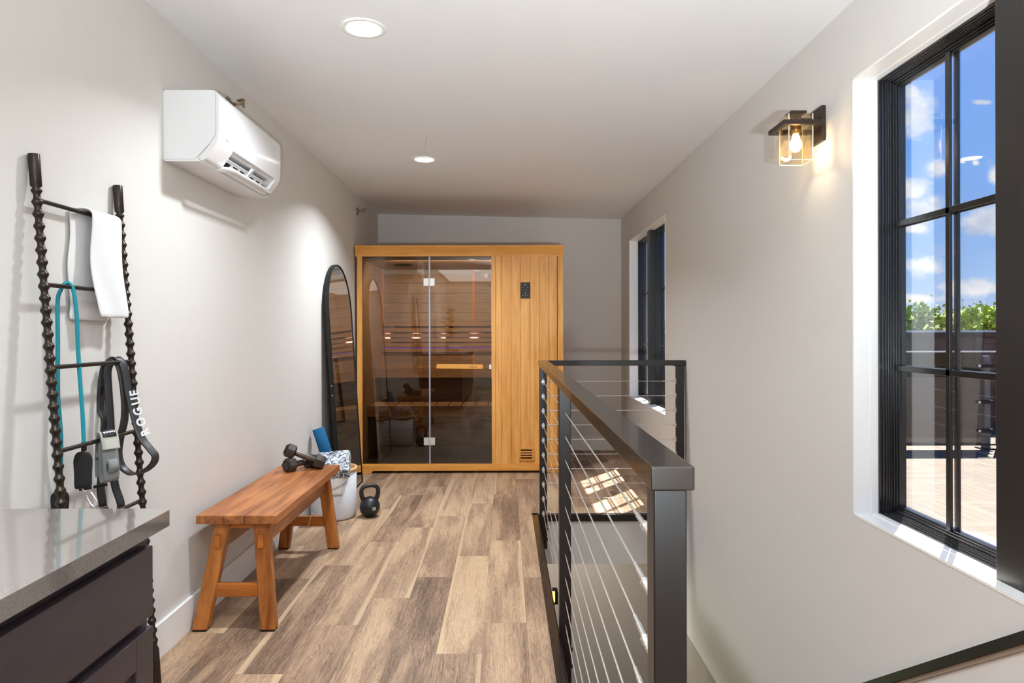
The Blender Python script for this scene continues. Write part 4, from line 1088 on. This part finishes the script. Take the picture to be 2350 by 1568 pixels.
# ================================================================= PLANT AND TOWEL ON THE REAR COUNTER (seen in reflections)
def plant():
    c = Vector((-1.06, -1.0, .90)); t_ = thing('potted_plant', 'leafy plant in a pale patterned pot on the rear counter, reflected in the glass', 'plant', c)
    m, t, b = new_mat('patterned_pot'); tc = t.node('ShaderNodeTexCoord').outputs['Object']
    ck = t.node('ShaderNodeTexChecker'); t.put(ck.inputs[0], tc); ck.inputs['Scale'].default_value = 40; ck.inputs[1].default_value = rgb(225, 220, 210); ck.inputs[2].default_value = rgb(120, 112, 100)
    t.l.new(ck.outputs[0], b.inputs['Base Color'])
    MB().lathe(c, [(.0001, .001), (.075, .001), (.085, .01), (.09, .17), (.085, .17), (.08, .14), (.0001, .14)], 32).build('pot', m, t_)
    mb = MB(); mb.tube([c+Vector((0, 0, .14)), c+Vector((.01, 0, .4)), c+Vector((-.01, .01, .75))], [.012, .010, .006], 8); mb.build('stem', plain('stem_brown', (110, 86, 60), .8), t_)
    rp = random.Random(2); mb = MB()
    for i in range(34):
        h = .22+.56*i/34; an = i*2.4; L_ = .17+.06*rp.random(); wd = .055
        el = .5+.5*rp.random(); d_ = Vector((math.cos(an)*math.cos(el), math.sin(an)*math.cos(el), math.sin(el)*.8)); sd_ = d_.cross(Vector((0, 0, 1))).normalized()
        o_ = c+Vector((0, 0, h+.0)); rows = []
        for k in range(7):
            f = k/6; w_ = wd*math.sin(PI*min(1, f*.9+.08))**.7; p = o_+d_*L_*f+Vector((0, 0, -.05*f*f)); rows.append([p-sd_*w_, p+Vector((0, 0, -.008)), p+sd_*w_])
        mb.grid(rows)
    mb.build('leaves', plain('leaf_green', (52, 92, 40), .45, var=.3), t_)
plant()
tr = MB(); tr.lathe((-.95, -.55, .947), [(.0001, -.10), (.03, -.10), (.046, -.09), (.046, .09), (.03, .10), (.0001, .10)], 28, 'X')
tag(tr.build('rolled_towel', M_towel, loc=(-.95, -.55, .90)), 'rolled white towel on the rear counter, reflected in the glass', 'towel')

# ================================================================= OUTSIDE
def outside():
    # deck of parquet tiles, alternating board direction
    T = .555; mb = MB(); mb.uv = []
    m, t, b = new_mat('deck_boards'); tc = t.node('ShaderNodeTexCoord').outputs['Object']
    c_ = t.xyz(tc); ix = t.m('FLOOR', t.m('DIVIDE', c_[0], T)); iy = t.m('FLOOR', t.m('DIVIDE', c_[1], T))
    par = t.m('MODULO', t.m('ABSOLUTE', t.m('ADD', ix, iy)), 2.0)
    a1 = t.m('DIVIDE', c_[0], T/6); a2 = t.m('DIVIDE', c_[1], T/6)
    s_ = t.m('ADD', t.m('MULTIPLY', a1, par), t.m('MULTIPLY', a2, t.m('SUBTRACT', 1.0, par)))
    fr = t.m('FRACT', s_); gap = t.m('LESS_THAN', fr, .08)
    bid = t.m('FLOOR', s_); wn = t.node('ShaderNodeTexWhiteNoise', noise_dimensions='3D'); t.put(wn.inputs[0], t.comb(bid, ix, iy))
    nz = t.noise(tc, 7.0, 4, .6)
    base = t.mix(wn.outputs[0], rgb(86, 78, 68), rgb(104, 94, 82)); base = t.mix(t.m('MULTIPLY', nz, .4), base, rgb(92, 84, 74))
    t.put(b.inputs['Base Color'], t.mix(t.m('MULTIPLY', gap, 1.0), base, rgb(70, 60, 52))); b.inputs['Roughness'].default_value = .8
    d_ = B(1.41, 14, -4, 8.85, -.12, 0.0).build('deck_floor', m); struct(d_, 'sunlit deck of pale parquet boards outside the near window')
    # parapet
    X0, X1 = 1.6, 12
    pw = thing('parapet_wall', 'low brown metal-clad parapet with a pale cap beyond the deck', 'parapet', (5, 8.7, 0))
    M_pm = plain('parapet_brown', (104, 86, 78), .45, .2, .5, var=.08)
    mb = MB(); mb.box(X0, X1, 8.62, 8.8, 0, 1.17)
    x = X0
    while x < X1: mb.box(x, x+.012, 8.60, 8.62, 0, 1.17); x += .27
    mb.build('cladding', M_pm, pw)
    B(X0, X1, 8.56, 8.85, 1.165, 1.225).build('cap_fascia', M_bronze, pw); B(X0, X1, 8.54, 8.87, 1.225, 1.248).build('cap', plain('cap_light', (214, 220, 228), .35, .2), pw)
    # glass guard
    gd = thing('glass_guard', 'smoked glass guard panels with clamps in front of the parapet', 'guard rail', (5, 7.15, 0))
    M_gg = glass('guard_glass', (128, 128, 134), .05)
    for (a, b_) in ((2.2, 3.55), (3.60, 4.975), (5.13, 6.6), (6.65, 8.2)): B(a, b_, 7.14, 7.152, .06, 1.02).build('glass_panel', M_gg, gd)
    B(2.2, 8.2, 7.135, 7.157, 1.02, 1.034).build('top_trim', M_steel, gd); B(2.2, 8.2, 7.135, 7.157, .045, .06).build('bottom_trim', M_bronze, gd)
    M_po = plain('guard_post_grey', (120, 116, 112), .5, .3)
    for x in (3.575, 5.06, 6.62):
        o = B(x-.03, x+.03, 7.17, 7.23, 0, .98).build('guard_post', M_po, gd)
        for z in (.20, .50, .88):
            B(x-.12, x+.03, 7.12, 7.17, z-.018, z+.018).build('clamp', M_black, o)
            MB().cyl((x-.12, 7.115, z), (x-.12, 7.12, z), .014, 12).build('clamp_bolt', M_steel, o)
        B(x-.07, x+.07, 7.13, 7.27, 0, .012).build('base_plate', M_black, o)
    # ground, hill, trees
    gm = plain('dry_grass', (132, 140, 92), .95, var=.25, vs=.2)
    struct(B(-300, 900, 9, 900, -4.2, -4.0).build('ground', gm), 'distant ground beyond the parapet')
    mb = MB(); rows = []
    for i in range(20):
        rows.append([Vector((150+260*j/30, 420+i*16, -5+max(0, math.sin(PI*min(1, i/19)))*(16+9*math.sin(j*.23+.6)+2*math.sin(j*.9)))) for j in range(31)])
    mb.grid(rows); o = mb.build('hill', plain('hill_green', (128, 146, 96), .95, var=.22, vs=.05), loc=(280, 560, -5)); struct(o, 'low green hill on the horizon')
    def tree(x, y, h, w_, name, label, cols, seed, group, dens=1.0, bare=False):
        r_ = random.Random(seed); g = -4.0
        t_ = thing(name, label, 'tree', (x, y, g), group)
        mb = MB(); mb.tube([(x, y, g), (x+.1, y, g+h*.4), (x, y+.05, g+h*.92)], [.16, .10, .02], 8)
        for i in range(12 if not bare else 40):
            a = r_.random()*6.28; z = g+h*(.35+.55*r_.random()); L_ = w_*(.25+.35*r_.random()); mb.tube([(x, y, z), (x+L_*math.cos(a), y+L_*math.sin(a), z+L_*.7)], [.035, .008], 5)
        mb.build('trunk', plain('bark', (110, 96, 80), .9), t_)
        mb = MB(); N = int((2600 if not bare else 700)*dens); ls = .14
        clumps = []
        for i in range(46):
            f = r_.random(); zz = .22+.76*f; rad = w_/2*(1-.80*max(0, (zz-.45)/.55))*(.35+.65*r_.random()); a = r_.random()*6.28
            clumps.append((x+rad*math.cos(a), y+rad*math.sin(a), g+h*zz, (.28+.4*r_.random())*w_/5))
        for i in range(N):
            c = clumps[r_.randrange(len(clumps))]; p = Vector((c[0]+r_.gauss(0, c[3]), c[1]+r_.gauss(0, c[3]), c[2]+r_.gauss(0, c[3]*1.1)))
            n_ = Vector((r_.gauss(0, 1), r_.gauss(0, 1), r_.gauss(0, 1)+.6)).normalized(); a = n_.orthogonal().normalized(); b2 = n_.cross(a); s_ = ls*(.6+.7*r_.random())
            mb.add([p+a*s_, p+b2*s_*.6, p-a*s_, p-b2*s_*.6], [(0, 1, 2, 3)])
        m2 = plain('leaves_'+cols[0], cols[1], .85, spec=.15, var=.35, vs=2.5)
        mb.build('foliage', m2, t_, fixn=False)
    yg, og, gy = ('bright', (140, 162, 68)), ('olive', (126, 140, 86)), ('mid', (110, 138, 54))
    grp = 'leafy trees beyond the parapet'
    def at(px, top, Y): return ((px-VX)*Y/F, Y, CH+(VY-top-24)*Y/F+4.0)
    for (px, top, Y, w_, cl, nm, lb, sd_, de, ba) in [
        (2103, 684, 30, 2.6, gy, 'leafy_tree', 'bright green tree at the left edge of the near window view', 1, 1.3, False),
        (2062, 690, 36, 2.6, gy, 'leafy_tree', 'green tree partly hidden by the window frame at left', 2, 1.0, False),
        (2150, 706, 40, 4.0, og, 'leafy_tree', 'olive tree in the middle of the left window pane', 3, 1.2, False),
        (2215, 704, 60, 4.5, og, 'leafy_tree', 'olive tree just right of the vertical window bar', 4, 1.0, False),
        (2242, 698, 32, 2.4, yg, 'leafy_tree', 'light green tree in the right window pane', 5, 1.5, False),
        (2278, 700, 30, 2.2, yg, 'leafy_tree', 'light green tree at the right edge beside the mullion', 6, 1.5, False),
        (2212, 692, 70, 5.0, og, 'bare_tree', 'sparse thin tree rising behind the light green ones', 7, .4, True),
        (2146, 733, 20, 1.8, og, 'leafy_shrub', 'low olive shrub just above the parapet on the left', 8, 1.2, False),
        (2216, 735, 26, 1.8, yg, 'leafy_shrub', 'low light green shrub just above the parapet on the right', 9, 1.2, False)]:
        X_, Y_, H_ = at(px, top, Y)
        tree(X_, Y_, H_, w_, nm, lb, cl, sd_, grp, de, ba)
outside()
